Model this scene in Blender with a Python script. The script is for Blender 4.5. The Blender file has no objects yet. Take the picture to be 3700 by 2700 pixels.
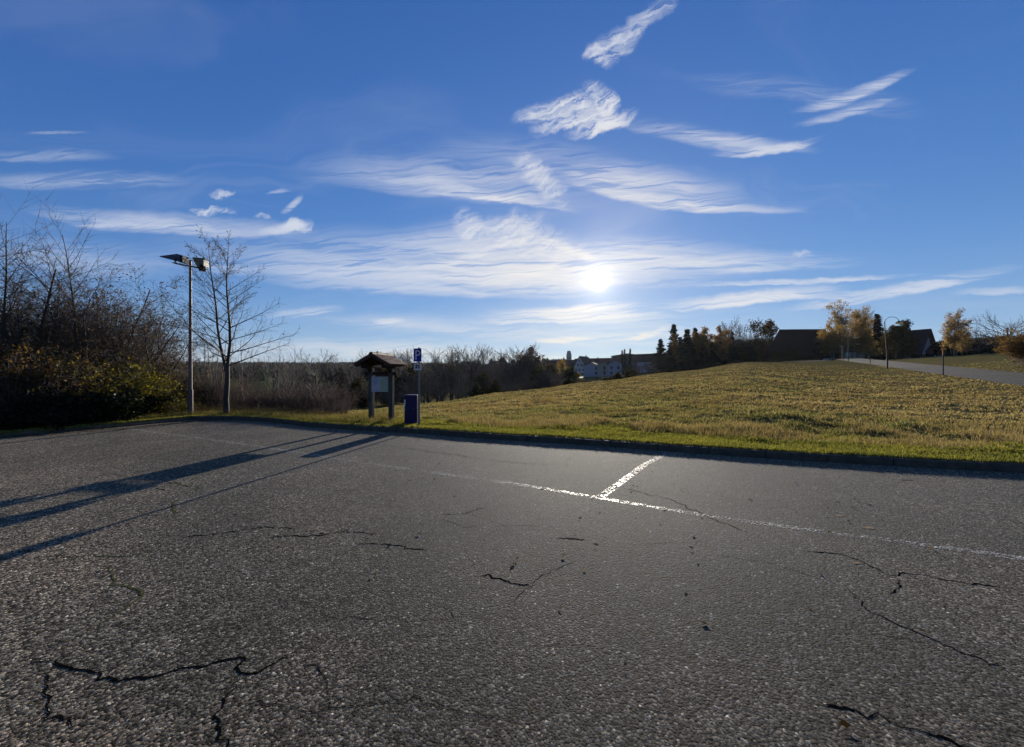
import bpy, math, random
import numpy as np
from mathutils import Vector
rad = math.radians
SC = bpy.context.scene
COL = SC.collection
F = 1352.0                 # focal length of the photograph, in its own pixels (3700 wide)
EYE = 1.65

# ---------------------------------------------------------------- camera
cd = bpy.data.cameras.new('camera'); cam = bpy.data.objects.new('camera', cd); COL.objects.link(cam)
cam.location = (0, 0, EYE); cam.rotation_euler = (rad(90), 0, 0)
cd.sensor_width = 36; cd.lens = F/3700*36; cd.shift_y = 5/3700
cd.clip_start = .05; cd.clip_end = 9000
SC.camera = cam

# ---------------------------------------------------------------- light
SUN_AZ, SUN_EL = 13.07, 13.69
world = bpy.data.worlds.new('World'); SC.world = world; world.use_nodes = True
NT = world.node_tree
for n in list(NT.nodes): NT.nodes.remove(n)

class G:
    """tiny helper to write node graphs"""
    def __init__(s, nt): s.nt = nt
    def node(s, t, **k):
        n = s.nt.nodes.new(t)
        for a, b in k.items(): setattr(n, a, b)
        return n
    def put(s, sock, v):
        if isinstance(v, bpy.types.NodeSocket): s.nt.links.new(v, sock)
        elif v is not None: sock.default_value = v
    def m(s, op, a, b=None, c=None, clamp=False):
        n = s.node('ShaderNodeMath', operation=op, use_clamp=clamp)
        s.put(n.inputs[0], a)
        if b is not None: s.put(n.inputs[1], b)
        if c is not None: s.put(n.inputs[2], c)
        return n.outputs[0]
    def vm(s, op, a, b=None, c=None):
        n = s.node('ShaderNodeVectorMath', operation=op)
        s.put(n.inputs[0], a)
        if b is not None: s.put(n.inputs[1], b)
        if c is not None: s.put(n.inputs[2], c)
        return n.outputs['Value'] if op in ('DOT_PRODUCT', 'LENGTH', 'DISTANCE') else n.outputs[0]
    def scale(s, a, f):
        n = s.node('ShaderNodeVectorMath', operation='SCALE'); s.put(n.inputs[0], a); s.put(n.inputs['Scale'], f); return n.outputs[0]
    def noise(s, v, scale, detail=4, rough=.55, dist=0, color=False, kind=None, flat=False):
        n = s.node('ShaderNodeTexNoise')
        if flat: n.noise_dimensions = '2D'
        if kind: n.noise_type = kind
        s.put(n.inputs['Vector'], v); n.inputs['Scale'].default_value = scale
        n.inputs['Detail'].default_value = detail; n.inputs['Roughness'].default_value = rough
        n.inputs['Distortion'].default_value = dist
        return n.outputs['Color' if color else 0]
    def ramp(s, x, lo, hi, a=0., b=1., smooth=True):
        n = s.node('ShaderNodeMapRange')
        if smooth: n.interpolation_type = 'SMOOTHSTEP'
        s.put(n.inputs['Value'], x); s.put(n.inputs['From Min'], lo); s.put(n.inputs['From Max'], hi)
        s.put(n.inputs['To Min'], a); s.put(n.inputs['To Max'], b)
        return n.outputs[0]
    def mix(s, f, a, b, blend='MIX'):
        n = s.node('ShaderNodeMix', data_type='RGBA', blend_type=blend)
        s.put(n.inputs[0], f); s.put(n.inputs[6], a); s.put(n.inputs[7], b)
        return n.outputs[2]
    def sep(s, v):
        n = s.node('ShaderNodeSeparateXYZ'); s.put(n.inputs[0], v); return n.outputs
    def comb(s, x, y, z=0.):
        n = s.node('ShaderNodeCombineXYZ'); s.put(n.inputs[0], x); s.put(n.inputs[1], y); s.put(n.inputs[2], z); return n.outputs[0]
    def cells(s, v, scale, feature='F1', out='Color', rand=1.):
        n = s.node('ShaderNodeTexVoronoi', feature=feature); s.put(n.inputs['Vector'], v)
        n.inputs['Scale'].default_value = scale; n.inputs['Randomness'].default_value = rand
        return n.outputs[out]

def rgb(r, g, b): return (r, g, b, 1)

def build_sky():
    g = G(NT)
    out = g.node('ShaderNodeOutputWorld'); bg = g.node('ShaderNodeBackground')
    NT.links.new(bg.outputs[0], out.inputs[0])
    sky = g.node('ShaderNodeTexSky', sky_type='NISHITA'); sky.sun_disc = False
    sky.sun_elevation = rad(SUN_EL); sky.sun_rotation = rad(SUN_AZ)
    sky.altitude = 600; sky.air_density = 1.0; sky.dust_density = 0.12; sky.ozone_density = 2.6
    tc = g.node('ShaderNodeTexCoord'); d = g.vm('NORMALIZE', tc.outputs['Generated'])
    X, Y, Z = g.sep(d)
    hsv = g.node('ShaderNodeHueSaturation'); hsv.inputs['Saturation'].default_value = 1.22; hsv.inputs['Hue'].default_value = .503
    NT.links.new(sky.outputs[0], hsv.inputs['Color'])
    base = g.vm('MULTIPLY', hsv.outputs[0], (SKY_GAIN*.62, SKY_GAIN*.67, SKY_GAIN*1.16))
    # soft shoulder: x/(1+x/k) keeps the sky beneath the sun from burning out, as the photograph's does
    r_, g_, b_ = g.sep(base)
    def sh(x, k): return g.m('DIVIDE', x, g.m('ADD', 1., g.m('DIVIDE', x, k)))
    base = g.comb(sh(r_, 3.6), sh(g_, 5.2), sh(b_, 6.0))
    # --- cirrus ------------------------------------------------------------
    ysafe = g.m('MAXIMUM', Y, .05)
    a = g.m('DIVIDE', X, ysafe); b = g.m('DIVIDE', Z, ysafe)
    p0 = g.comb(a, b)
    front = g.ramp(Y, .12, .3)
    w1 = g.scale(g.vm('SUBTRACT', g.noise(p0, 4.5, 3, .5, color=True, flat=True), (.5, .5, .5)), .036)
    w2 = g.scale(g.vm('SUBTRACT', g.noise(p0, 17, 4, .55, color=True, flat=True), (.5, .5, .5)), .018)
    pw = g.vm('MULTIPLY_ADD', g.vm('ADD', g.vm('ADD', p0, w1), g.scale(w2, .45)), (1, 1, 0), (0, 0, 1))
    w3 = g.scale(g.vm('SUBTRACT', g.noise(p0, 9, 6, .62, color=True, flat=True), (.5, .5, .5)), .065)
    pp = g.vm('MULTIPLY_ADD', g.vm('ADD', g.vm('ADD', p0, w3), w2), (1, 1, 0), (0, 0, 1))
    ax, bx, _ = g.sep(pw)
    def ridged(n, e): return g.m('POWER', g.m('SUBTRACT', 1., g.m('ABSOLUTE', g.m('MULTIPLY_ADD', n, 4., -2.)), clamp=True), e)
    def fibres(x, y, kx, ky, sh, det, dist):
        return g.noise(g.comb(g.m('MULTIPLY', x, kx), g.m('MULTIPLY_ADD', x, sh, g.m('MULTIPLY', y, ky))), 1.0, det, .58, dist, flat=True)
    # long fibres, two sets crossing at a small angle, and curled wisps for the tufts
    fA = fibres(ax, bx, 1.5, 24, 1.6, 5, .5); fB = fibres(ax, bx, 3.2, 60, -5, 4, .6)
    soft = g.ramp(g.m('ADD', g.m('MULTIPLY', fA, .6), g.m('MULTIPLY', fB, .4)), .34, .66)
    fibre = g.m('ADD', g.m('MULTIPLY', soft, .62), g.m('MULTIPLY', ridged(fB, 1.6), .48))
    px_, py_, _ = g.sep(pp)
    pA = fibres(px_, py_, 6, 30, -15, 5, .7); pB = fibres(px_, py_, 14, 52, -22, 4, .6)
    puff = g.m('ADD', g.m('MULTIPLY', g.ramp(pA, .34, .66), .62), g.m('MULTIPLY', ridged(pB, 1.4), .50))
    K = 1.6343
    def stroke(P, acc, x0, y0, x1, y1, up, dn, amt, bow=0.):
        # one streak given by its two ends; `up`/`dn` are its soft upper and sharp lower half-widths
        A0, B0 = (x0*K-1850)/F, (1355-y0*K)/F; A1, B1 = (x1*K-1850)/F, (1355-y1*K)/F
        L = math.hypot(A1-A0, B1-B0)/2; th = math.atan2(B1-B0, A1-A0)
        ca, sa = math.cos(th), math.sin(th); mx, my = (A0+A1)/2, (B0+B1)/2
        U, D = up*K/F, dn*K/F; bw = bow*K/F/U
        s = g.vm('DOT_PRODUCT', P, (ca/L, sa/L, -(mx*ca+my*sa)/L))
        n = g.vm('DOT_PRODUCT', P, (-sa/U, ca/U, (mx*sa-my*ca)/U + bw*.5))
        s2 = g.m('MULTIPLY', s, s)
        if bow: n = g.m('MULTIPLY_ADD', s2, -bw, n)
        n = g.m('MAXIMUM', n, g.m('MULTIPLY', n, -U/D))
        w = g.m('SUBTRACT', 1., g.m('MULTIPLY_ADD', n, n, s2), clamp=True); w = g.m('MULTIPLY', w, w)
        return g.m('MULTIPLY_ADD', w, amt, acc) if acc is not None else g.m('MULTIPLY', w, amt)
    def total(P, lst):
        t = None
        for q in lst: t = stroke(P, t, *q)
        return t
    veil = [  # broad veils: x0, y0, x1, y1, upper and lower half width, amount, sag
        (180,575,1700,640,120,26,.9,0), (480,618,1400,650,130,20,1.0,16), (800,560,1360,590,110,70,.8,0), (1100,560,1700,600,60,50,.5,0),
        (20,470,720,522,42,16,1.6,26), (-120,400,470,398,30,22,.8,8), (-120,346,300,352,24,14,.4,0), (-100,560,420,600,70,40,.5,0),
        (600,385,1340,455,86,26,.8,-8), (1180,385,1700,470,86,18,1.3,28), (680,372,1320,468,22,12,.9,-10),
        (900,330,1500,420,90,60,.35,0), (1330,270,1760,342,44,16,.7,16), (1480,180,1920,215,44,30,.22,0), (1700,200,2080,250,40,40,.25,0),
        (1480,585,1960,578,34,16,.6,0), (1240,540,1800,600,60,40,.55,10), (420,770,1240,776,30,20,.8,0), (1000,745,1740,748,36,26,.7,0),
        (560,700,1240,745,34,20,.35,0), (1400,455,1820,468,22,10,.7,0), (300,792,2400,792,36,30,.45,0), (-100,790,900,800,44,16,.5,0), (1000,700,1560,712,30,14,.5,0),
        (560,740,1900,700,60,50,.25,0)]
    streaks = [  # crisp streaks
        (1400,694,1880,636,30,10,1.5,12), (1700,698,2290,588,28,10,1.5,10), (1480,637,2080,608,12,5,1.1,4), (1560,668,1900,640,26,14,.6,0),
        (1000,718,1520,690,20,6,1.2,7), (1020,703,1480,674,18,6,.9,5), (1600,664,2080,648,14,8,.7,0), (1180,690,1420,672,16,8,.8,5),
        (560,522,700,488,20,10,1.3,8), (900,608,1178,514,14,10,1.0,18), (1150,514,1350,590,16,12,.8,-6), (1000,640,1300,560,30,16,.5,26), (820,620,1240,600,16,8,.5,10),
        (1560,350,1836,308,20,9,1.3,18), (1740,262,2040,150,24,12,1.2,16), (1740,288,2020,206,18,11,.75,8),
        (1460,286,1830,340,26,12,.6,12), (560,701,780,682,16,7,.9,6), (1160,758,1340,747,13,7,1.5,2), (1370,755,1490,724,13,7,1.6,5),
        (580,429,650,423,9,4,.7,0), (810,710,905,712,12,5,1.5,5), (2080,650,2330,643,16,8,.6,0),
        (40,295,220,294,6,5,.3,0), (620,476,676,428,12,9,.9,5), (1540,607,1840,586,12,9,.5,0), (900,418,1290,468,12,7,1.1,-6), (700,700,1100,740,20,10,.2,0)]
    tufts = [
        (1120,276,1352,204,36,28,1.5,0), (1170,300,1380,232,36,24,1.3,0), (1280,180,1366,270,40,30,1.5,-12),
        (1240,310,1420,250,30,16,1.9,10), (1290,132,1448,50,40,28,1.1,12), (1380,74,1510,-20,34,30,.6,6), (1290,110,1370,150,30,22,1.0,0),
        (1130,336,1216,420,44,34,.9,0), (1000,450,1080,560,44,40,.7,0), (1040,520,1230,490,50,34,.6,0), (1020,500,1330,570,54,44,.5,0),
        (456,432,530,429,12,9,1.0,0), (400,466,540,474,15,10,1.2,0), (560,474,606,479,12,8,.8,0),
        (600,510,694,492,20,12,1.3,0), (1740,572,1800,558,12,9,.6,0), (1180,400,1260,450,40,30,.5,0)]
    ps = g.vm('MULTIPLY_ADD', g.vm('ADD', g.vm('ADD', p0, g.scale(w1, .22)), g.scale(w2, .8)), (1, 1, 0), (0, 0, 1))
    mv = total(pw, veil); ms = total(ps, streaks); mt = total(pp, tufts)
    mv = g.m('MULTIPLY', g.m('MULTIPLY', mv, VEIL), g.ramp(fibre, .22, .95, .20, 1.5, False))
    ms = g.m('MULTIPLY', g.m('MULTIPLY', ms, STREAK), g.ramp(fibre, .22, .95, .15, 1.5, False))
    mt = g.m('MULTIPLY', g.m('MULTIPLY', mt, TUFT), g.m('POWER', g.m('ADD', puff, .04), 1.6))
    placed = g.m('MULTIPLY', g.m('ADD', mv, g.m('ADD', ms, mt)), front)
    # thin cirrus over the whole dome
    zz = g.m('ADD', g.m('ABSOLUTE', Z), .16)
    c2 = g.comb(g.m('DIVIDE', X, zz), g.m('DIVIDE', Y, zz))
    c2 = g.vm('ADD', c2, g.scale(g.noise(c2, 1.2, 3, .5, color=True, flat=True), .8))
    cx, cy, _ = g.sep(c2)
    thin = g.noise(g.comb(g.m('MULTIPLY', cx, .5), g.m('MULTIPLY', cy, 2.2)), 1.3, 5, .6, .5, flat=True)
    thin = g.ramp(thin, .50, .9, 0, .12)
    al = g.m('ADD', placed, thin)
    al = g.m('SUBTRACT', 1., g.m('POWER', 2.718, g.m('MULTIPLY', al, -1.25)))
    # cloud brightness rises towards the sun (forward scattering)
    sd = (math.sin(rad(SUN_AZ))*math.cos(rad(SUN_EL)), math.cos(rad(SUN_AZ))*math.cos(rad(SUN_EL)), math.sin(rad(SUN_EL)))
    c = g.m('MAXIMUM', g.vm('DOT_PRODUCT', d, sd), 0.)
    fwd = g.m('POWER', c, 14.)
    cc = g.mix(fwd, rgb(.58*CL, .63*CL, .74*CL), rgb(.86*CL, .82*CL, .76*CL))
    lowwarm = g.m('MULTIPLY', g.ramp(Z, .16, .02), g.m('POWER', c, 5.))
    cc = g.mix(lowwarm, cc, rgb(.86*CL, .76*CL, .58*CL))
    col = g.mix(al, base, cc)
    # the blown-out sun with its aureole
    ang = g.m('MULTIPLY', g.m('ARCCOSINE', g.m('MINIMUM', c, 1.)), 57.2958)
    disc = g.m('MULTIPLY', g.ramp(ang, 1.6, .9), 6.)
    au1 = g.m('MULTIPLY', g.m('POWER', 2.718, g.m('DIVIDE', ang, -.95)), 4.0)
    au2 = g.m('MULTIPLY', g.m('POWER', 2.718, g.m('DIVIDE', ang, -3.6)), 2.6)
    au3 = g.m('MULTIPLY', g.m('POWER', 2.718, g.m('DIVIDE', ang, -12.)), .22)
    col = g.vm('ADD', col, g.scale((1., .93, .82), g.m('ADD', disc, au1)))
    col = g.vm('ADD', col, g.scale((1., .83, .56), au2))
    col = g.vm('ADD', col, g.scale((.9, .95, 1.), au3))
    NT.links.new(col, bg.inputs[0])
    bg.inputs[1].default_value = SKY_STRENGTH

SKY_STRENGTH = .1
VEIL, STREAK, TUFT = .60, .74, 1.35
SKY_GAIN = 1.0
CL = 5.4            # cloud radiance before the 0.1 background strength
SUN_POWER = 5.0
EXPOSURE = 1.0
build_sky()
sl = bpy.data.lights.new('sun', 'SUN'); sl.energy = SUN_POWER; sl.angle = rad(.5); sl.color = (1, .91, .78)
so = bpy.data.objects.new('sun', sl); COL.objects.link(so)
so.rotation_euler = (rad(90-SUN_EL), 0, rad(180-SUN_AZ))
vs = SC.view_settings; vs.view_transform = 'Standard'; vs.look = 'None'; vs.exposure = EXPOSURE; vs.gamma = 1; vs.use_curve_mapping = False
world.cycles.sampling_method = 'MANUAL'; world.cycles.sample_map_resolution = 512
SC.cycles.max_bounces = 4; SC.cycles.transparent_max_bounces = 12

# ================================================================ materials
def new_mat(name):
    m = bpy.data.materials.new(name); m.use_nodes = True
    nt = m.node_tree; b = nt.nodes['Principled BSDF']
    return m, G(nt), b
def opos(g): return g.node('ShaderNodeTexCoord').outputs['Object']
def wpos(g): return g.node('ShaderNodeNewGeometry').outputs['Position']
def bump(g, h, strength, dist):
    n = g.node('ShaderNodeBump'); n.inputs['Strength'].default_value = strength; n.inputs['Distance'].default_value = dist
    g.put(n.inputs['Height'], h); return n.outputs[0]

def simple(name, col, rough=.7, metal=0., var=.25, scale=8., bmp=0., spec=.16):
    """one base colour with soft uneven wear"""
    m, g, b = new_mat(name); p = opos(g)
    n = g.noise(p, scale, 5, .6)
    f = g.ramp(n, .3, .7, 1-var, 1+var, False)
    g.put(b.inputs['Base Color'], g.scale(tuple(col), f))
    b.inputs['Roughness'].default_value = rough; b.inputs['Metallic'].default_value = metal
    if spec is not None: b.inputs['Specular IOR Level'].default_value = spec
    if bmp: g.put(b.inputs['Normal'], bump(g, g.noise(p, scale*6, 4), 1., bmp))
    return m

def asphalt_mat(name, tone=.085, grain=1.):
    m, g, b = new_mat(name); p = wpos(g)
    c = g.sep(g.cells(p, 72*grain))[0]
    c2 = g.sep(g.cells(p, 170*grain))[1]; c3 = g.noise(p, 34*grain, 3, .7)
    n = g.noise(p, .55, 4, .6); n2 = g.noise(p, 5, 4, .6)
    v = g.m('MULTIPLY', g.m('POWER', g.ramp(c, 0, 1, .20, 1.55, False), 2.3), g.ramp(c2, 0, 1, .45, 1.55, False)); v = g.m('MULTIPLY', v, g.ramp(c3, .32, .68, .62, 1.4, False))
    v = g.m('MULTIPLY', v, g.ramp(n, .35, .65, .84, 1.16)); v = g.m('MULTIPLY', v, g.ramp(g.noise(p, .16, 4, .65), .38, .62, .85, 1.14)); v = g.m('MULTIPLY', v, g.ramp(n2, .3, .7, .88, 1.12))
    v = g.m('MULTIPLY', v, g.ramp(g.sep(g.cells(p, 72*grain))[1], .90, .97, 1., 2.3))  # a few cells brightened: glints of light painted into the stone colour
    hue = g.mix(g.ramp(n, .42, .62), rgb(tone*1.08, tone*.92, tone*.64), rgb(tone*1.18, tone*.90, tone*.60))
    warm = g.mix(g.ramp(g.sep(g.cells(p, 72*grain))[2], .75, 1.), hue, rgb(tone*1.5, tone*1.35, tone*.95))
    g.put(b.inputs['Base Color'], g.scale(warm, v))
    h = g.m('ADD', g.m('MULTIPLY', g.cells(p, 72*grain, out='Distance'), -1.), g.m('MULTIPLY', g.noise(p, 200*grain, 3, .6), .8))
    g.put(b.inputs['Normal'], bump(g, h, .9, .006))
    g.put(b.inputs['Roughness'], g.ramp(c, 0, 1, .82, .98, False))
    b.inputs['Specular IOR Level'].default_value = .12; b.inputs['Diffuse Roughness'].default_value = .8
    return m

def paint_mat(name, amount=.5, col=(.72, .71, .66)):
    """worn road paint: bare between the stones where it has gone"""
    m, g, b = new_mat(name); nt = m.node_tree; p = wpos(g)
    n = g.noise(p, 22, 5, .7); n1 = g.noise(p, 1.3, 3, .6); c = g.sep(g.cells(p, 95))[0]
    f = g.m('ADD', g.m('ADD', g.m('MULTIPLY', n, .75), g.m('MULTIPLY', n1, .30)), g.m('MULTIPLY', c, .40))
    f = g.ramp(f, .97-amount*.5, 1.10-amount*.5)
    g.put(b.inputs['Base Color'], rgb(*col)); b.inputs['Roughness'].default_value = .45
    h = g.m('MULTIPLY', g.cells(p, 95, out='Distance'), -1.)
    g.put(b.inputs['Normal'], bump(g, h, .6, .003))
    g.put(b.inputs['Alpha'], f)
    return m

def soil_mat():
    m, g, b = new_mat('meadow_soil'); p = wpos(g)
    n = g.noise(p, .22, 5, .6); n2 = g.noise(g.vm('MULTIPLY', p, (1, 1, 3)), 2.6, 6, .66); n3 = g.noise(p, 14, 4, .6)
    c = g.mix(g.ramp(n, .35, .65), rgb(.105, .083, .036), rgb(.082, .086, .030))
    c = g.mix(g.ramp(n2, .42, .66), c, rgb(.120, .096, .050))
    c = g.mix(g.ramp(n2, .46, .30, 0, .8), c, rgb(.045, .036, .020))
    far = g.ramp(g.vm('LENGTH', p), 110, 200)
    c = g.mix(far, c, g.mix(g.ramp(g.noise(p, .012, 4, .6), .45, .6), rgb(.055, .085, .022), rgb(.035, .040, .020)))
    g.put(b.inputs['Base Color'], g.scale(c, g.ramp(n3, .3, .7, .7, 1.3, False)))
    b.inputs['Roughness'].default_value = 1.; b.inputs['Specular IOR Level'].default_value = .0
    h = g.m('ADD', n2, g.m('MULTIPLY', n3, .35))
    g.put(b.inputs['Normal'], bump(g, h, .6, .06))
    return m

def leafy(name, attr=None, col=(.08, .09, .03), var=.35, trans=.45, gloss=.006):
    """thin leaves or blades: light passes through them"""
    m = bpy.data.materials.new(name); m.use_nodes = True; nt = m.node_tree; g = G(nt)
    for n in list(nt.nodes): nt.nodes.remove(n)
    out = g.node('ShaderNodeOutputMaterial')
    if attr:
        a = g.node('ShaderNodeAttribute'); a.attribute_name = attr; c = a.outputs['Color']
    else:
        r = g.node('ShaderNodeNewGeometry').outputs['Random Per Island']
        c = g.scale(tuple(col), g.ramp(r, 0, 1, 1-var, 1+var, False))
    d = g.node('ShaderNodeBsdfDiffuse'); g.put(d.inputs[0], c)
    t = g.node('ShaderNodeBsdfTranslucent'); g.put(t.inputs[0], g.vm('MULTIPLY', c, (1.35, 1.25, .75)))
    mx = g.node('ShaderNodeMixShader'); mx.inputs[0].default_value = trans
    nt.links.new(d.outputs[0], mx.inputs[1]); nt.links.new(t.outputs[0], mx.inputs[2])
    gl = g.node('ShaderNodeBsdfGlossy'); gl.inputs['Roughness'].default_value = .38; gl.inputs['Color'].default_value = (1, 1, 1, 1)
    m2 = g.node('ShaderNodeMixShader'); m2.inputs[0].default_value = gloss
    nt.links.new(mx.outputs[0], m2.inputs[1]); nt.links.new(gl.outputs[0], m2.inputs[2])
    nt.links.new(m2.outputs[0], out.inputs[0])
    return m

def bark_mat(name, a, b_, scale=6.):
    m, g, b = new_mat(name); p = opos(g)
    n = g.noise(g.vm('MULTIPLY', p, (1, 1, .35)), scale, 5, .65)
    g.put(b.inputs['Base Color'], g.mix(g.ramp(n, .35, .65), rgb(*a), rgb(*b_)))
    b.inputs['Roughness'].default_value = .8; b.inputs['Specular IOR Level'].default_value = .35
    g.put(b.inputs['Normal'], bump(g, n, .8, .01))
    return m

def wood_mat(name, a, b_):
    m, g, b = new_mat(name); p = opos(g)
    n = g.noise(g.vm('MULTIPLY', p, (38, 38, 2.2)), 1., 5, .6, .3); n2 = g.noise(p, 3, 3)
    c = g.mix(g.ramp(n, .35, .65), rgb(*a), rgb(*b_))
    g.put(b.inputs['Base Color'], g.scale(c, g.ramp(n2, .3, .7, .75, 1.25, False)))
    b.inputs['Roughness'].default_value = .9; b.inputs['Specular IOR Level'].default_value = .12
    g.put(b.inputs['Normal'], bump(g, n, .8, .004))
    return m

M = {}
M['asphalt'] = asphalt_mat('lot_asphalt', .112)
M['road'] = asphalt_mat('road_asphalt', .040, .5)
M['paint'] = paint_mat('worn_white_paint', .32, (.50, .49, .45))
M['paint_faint'] = paint_mat('faded_white_paint', .33, (.46, .45, .42))
M['soil'] = soil_mat()
M['kerb'] = simple('kerb_concrete', (.055, .050, .040), .85, var=.35, scale=7, bmp=.004)
M['crack'] = simple('crack_dirt', (.004, .004, .004), 1., var=.3, scale=30, spec=0.)
M['moss'] = simple('crack_moss', (.050, .054, .020), .95, var=.5, scale=40, spec=0.)
M['sand'] = simple('pale_sand_patch', (.15, .105, .06), .95, var=.4, scale=30, spec=.1)
M['bark'] = bark_mat('dark_bark', (.018, .014, .013), (.050, .041, .036))
M['bark_pale'] = bark_mat('pale_bark', (.10, .082, .07), (.20, .17, .145), 9)
M['twig'] = bark_mat('brown_twigs', (.045, .033, .028), (.085, .062, .050))
M['twig_red'] = bark_mat('reddish_twigs', (.060, .036, .027), (.12, .075, .052))
M['twig_far'] = bark_mat('distant_twigs', (.045, .035, .030), (.085, .066, .054), 2)
M['needle'] = leafy('dark_needles', col=(.016, .026, .014), trans=.12)
M['needle_d'] = leafy('darkest_needles', col=(.010, .017, .012), trans=.08)
M['larch'] = leafy('golden_larch_needles', col=(.14, .080, .025), trans=.5)
M['birch'] = leafy('golden_birch_leaves', col=(.20, .140, .062), trans=.5)
M['oak'] = leafy('rust_brown_leaves', col=(.060, .036, .018), trans=.4)
M['green_leaf'] = leafy('dull_green_leaves', col=(.026, .031, .012), trans=.35)
M['yellow_leaf'] = leafy('yellow_green_leaves', col=(.075, .070, .014), trans=.5, var=.6)
M['rust_leaf'] = leafy('orange_brown_leaves', col=(.080, .050, .020), trans=.5, var=.5)
M['dark_leaf'] = leafy('dark_bramble_leaves', col=(.010, .014, .007), trans=.1)
M['olive_leaf'] = leafy('olive_brown_leaves', col=(.042, .036, .016), trans=.35, var=.5)
M['grass'] = leafy('grass_blades', attr='blade', trans=.42)
M['forest'] = leafy('far_forest', attr='blade', trans=.1, gloss=0.)
M['steel'] = simple('galvanised_steel', (.13, .14, .15), .5, .5, .2, 14)
M['lampsteel'] = simple('weathered_lamp_steel', (.11, .09, .085), .55, .4, .25, 9)
M['black'] = simple('black_painted_metal', (.008, .008, .010), .6, 0., .2, 10)
M['blue'] = simple('navy_blue_paint', (.003, .004, .045), .42, 0, .2, 6)
M['signblue'] = simple('sign_blue', (.008, .010, .19), .4, 0, .08, 6)
M['signwhite'] = simple('sign_white', (.42, .43, .47), .45, 0, .05, 6)
M['signblack'] = simple('sign_black', (.012, .012, .014), .5, 0, .05, 6)
M['floodglass'] = simple('floodlight_glass', (.20, .23, .24), .18, 0, .3, 10)
M['floodwhite'] = simple('floodlight_pale_side', (.62, .58, .50), .5, 0, .1, 10)
M['opal'] = leafy('opal_lamp_bowl', col=(.82, .80, .76), var=0, trans=.75)
M['post'] = wood_mat('weathered_grey_post', (.030, .030, .028), (.066, .066, .062))
M['darkwood'] = wood_mat('dark_brown_timber', (.010, .008, .007), (.028, .021, .017))
M['bargewood'] = wood_mat('barge_board_timber', (.022, .016, .013), (.055, .039, .031))
M['tile'] = simple('red_brown_roof_tile', (.060, .028, .022), .62, 0, .45, 9, .003)
M['tile2'] = simple('lichen_roof_tile', (.095, .052, .038), .62, 0, .5, 9, .003)
M['board'] = simple('notice_board_face', (.26, .29, .36), .5, 0, .04, 5)
M['mapgreen'] = simple('map_pale_green', (.20, .27, .21), .5, 0, .10, 26)
M['ink'] = simple('printed_ink', (.10, .12, .22), .6, 0, .1, 9)
M['render_w'] = simple('white_render', (.34, .34, .35), .85, 0, .1, 1.5)
M['render_b'] = simple('bluish_white_render', (.25, .27, .33), .85, 0, .1, 1.5)
M['render_c'] = simple('cream_render', (.29, .27, .22), .85, 0, .1, 1.5)
M['render_g'] = simple('grey_brown_cladding', (.085, .072, .066), .85, 0, .15, 2)
M['roof_r'] = simple('red_clay_roof', (.060, .030, .026), .75, 0, .3, 2.5)
M['roof_barn'] = simple('barn_roof', (.020, .011, .012), .85, 0, .3, 2.5, spec=.05)
M['roof_d'] = simple('dark_roof', (.020, .014, .016), .8, 0, .3, 2.5)
M['roof_g'] = simple('grey_roof', (.055, .050, .056), .7, 0, .25, 2.5)
M['barnwood'] = wood_mat('barn_boards', (.022, .016, .013), (.05, .036, .028))
M['glass'] = simple('window_glass', (.03, .035, .045), .12, 0, .1, 3)
M['shiny'] = simple('glazed_roof_window', (.55, .58, .6), .08, .9, .05, 3)
M['red'] = simple('faded_red_paint', (.30, .045, .03), .6, 0, .3, 9)
M['greenbox'] = simple('pale_green_paint', (.20, .34, .30), .6, 0, .2, 6)
M['car'] = simple('white_car_paint', (.62, .63, .65), .3, 0, .05, 3)
M['tyre'] = simple('tyre_rubber', (.02, .02, .02), .8, 0, .2, 9)

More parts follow.
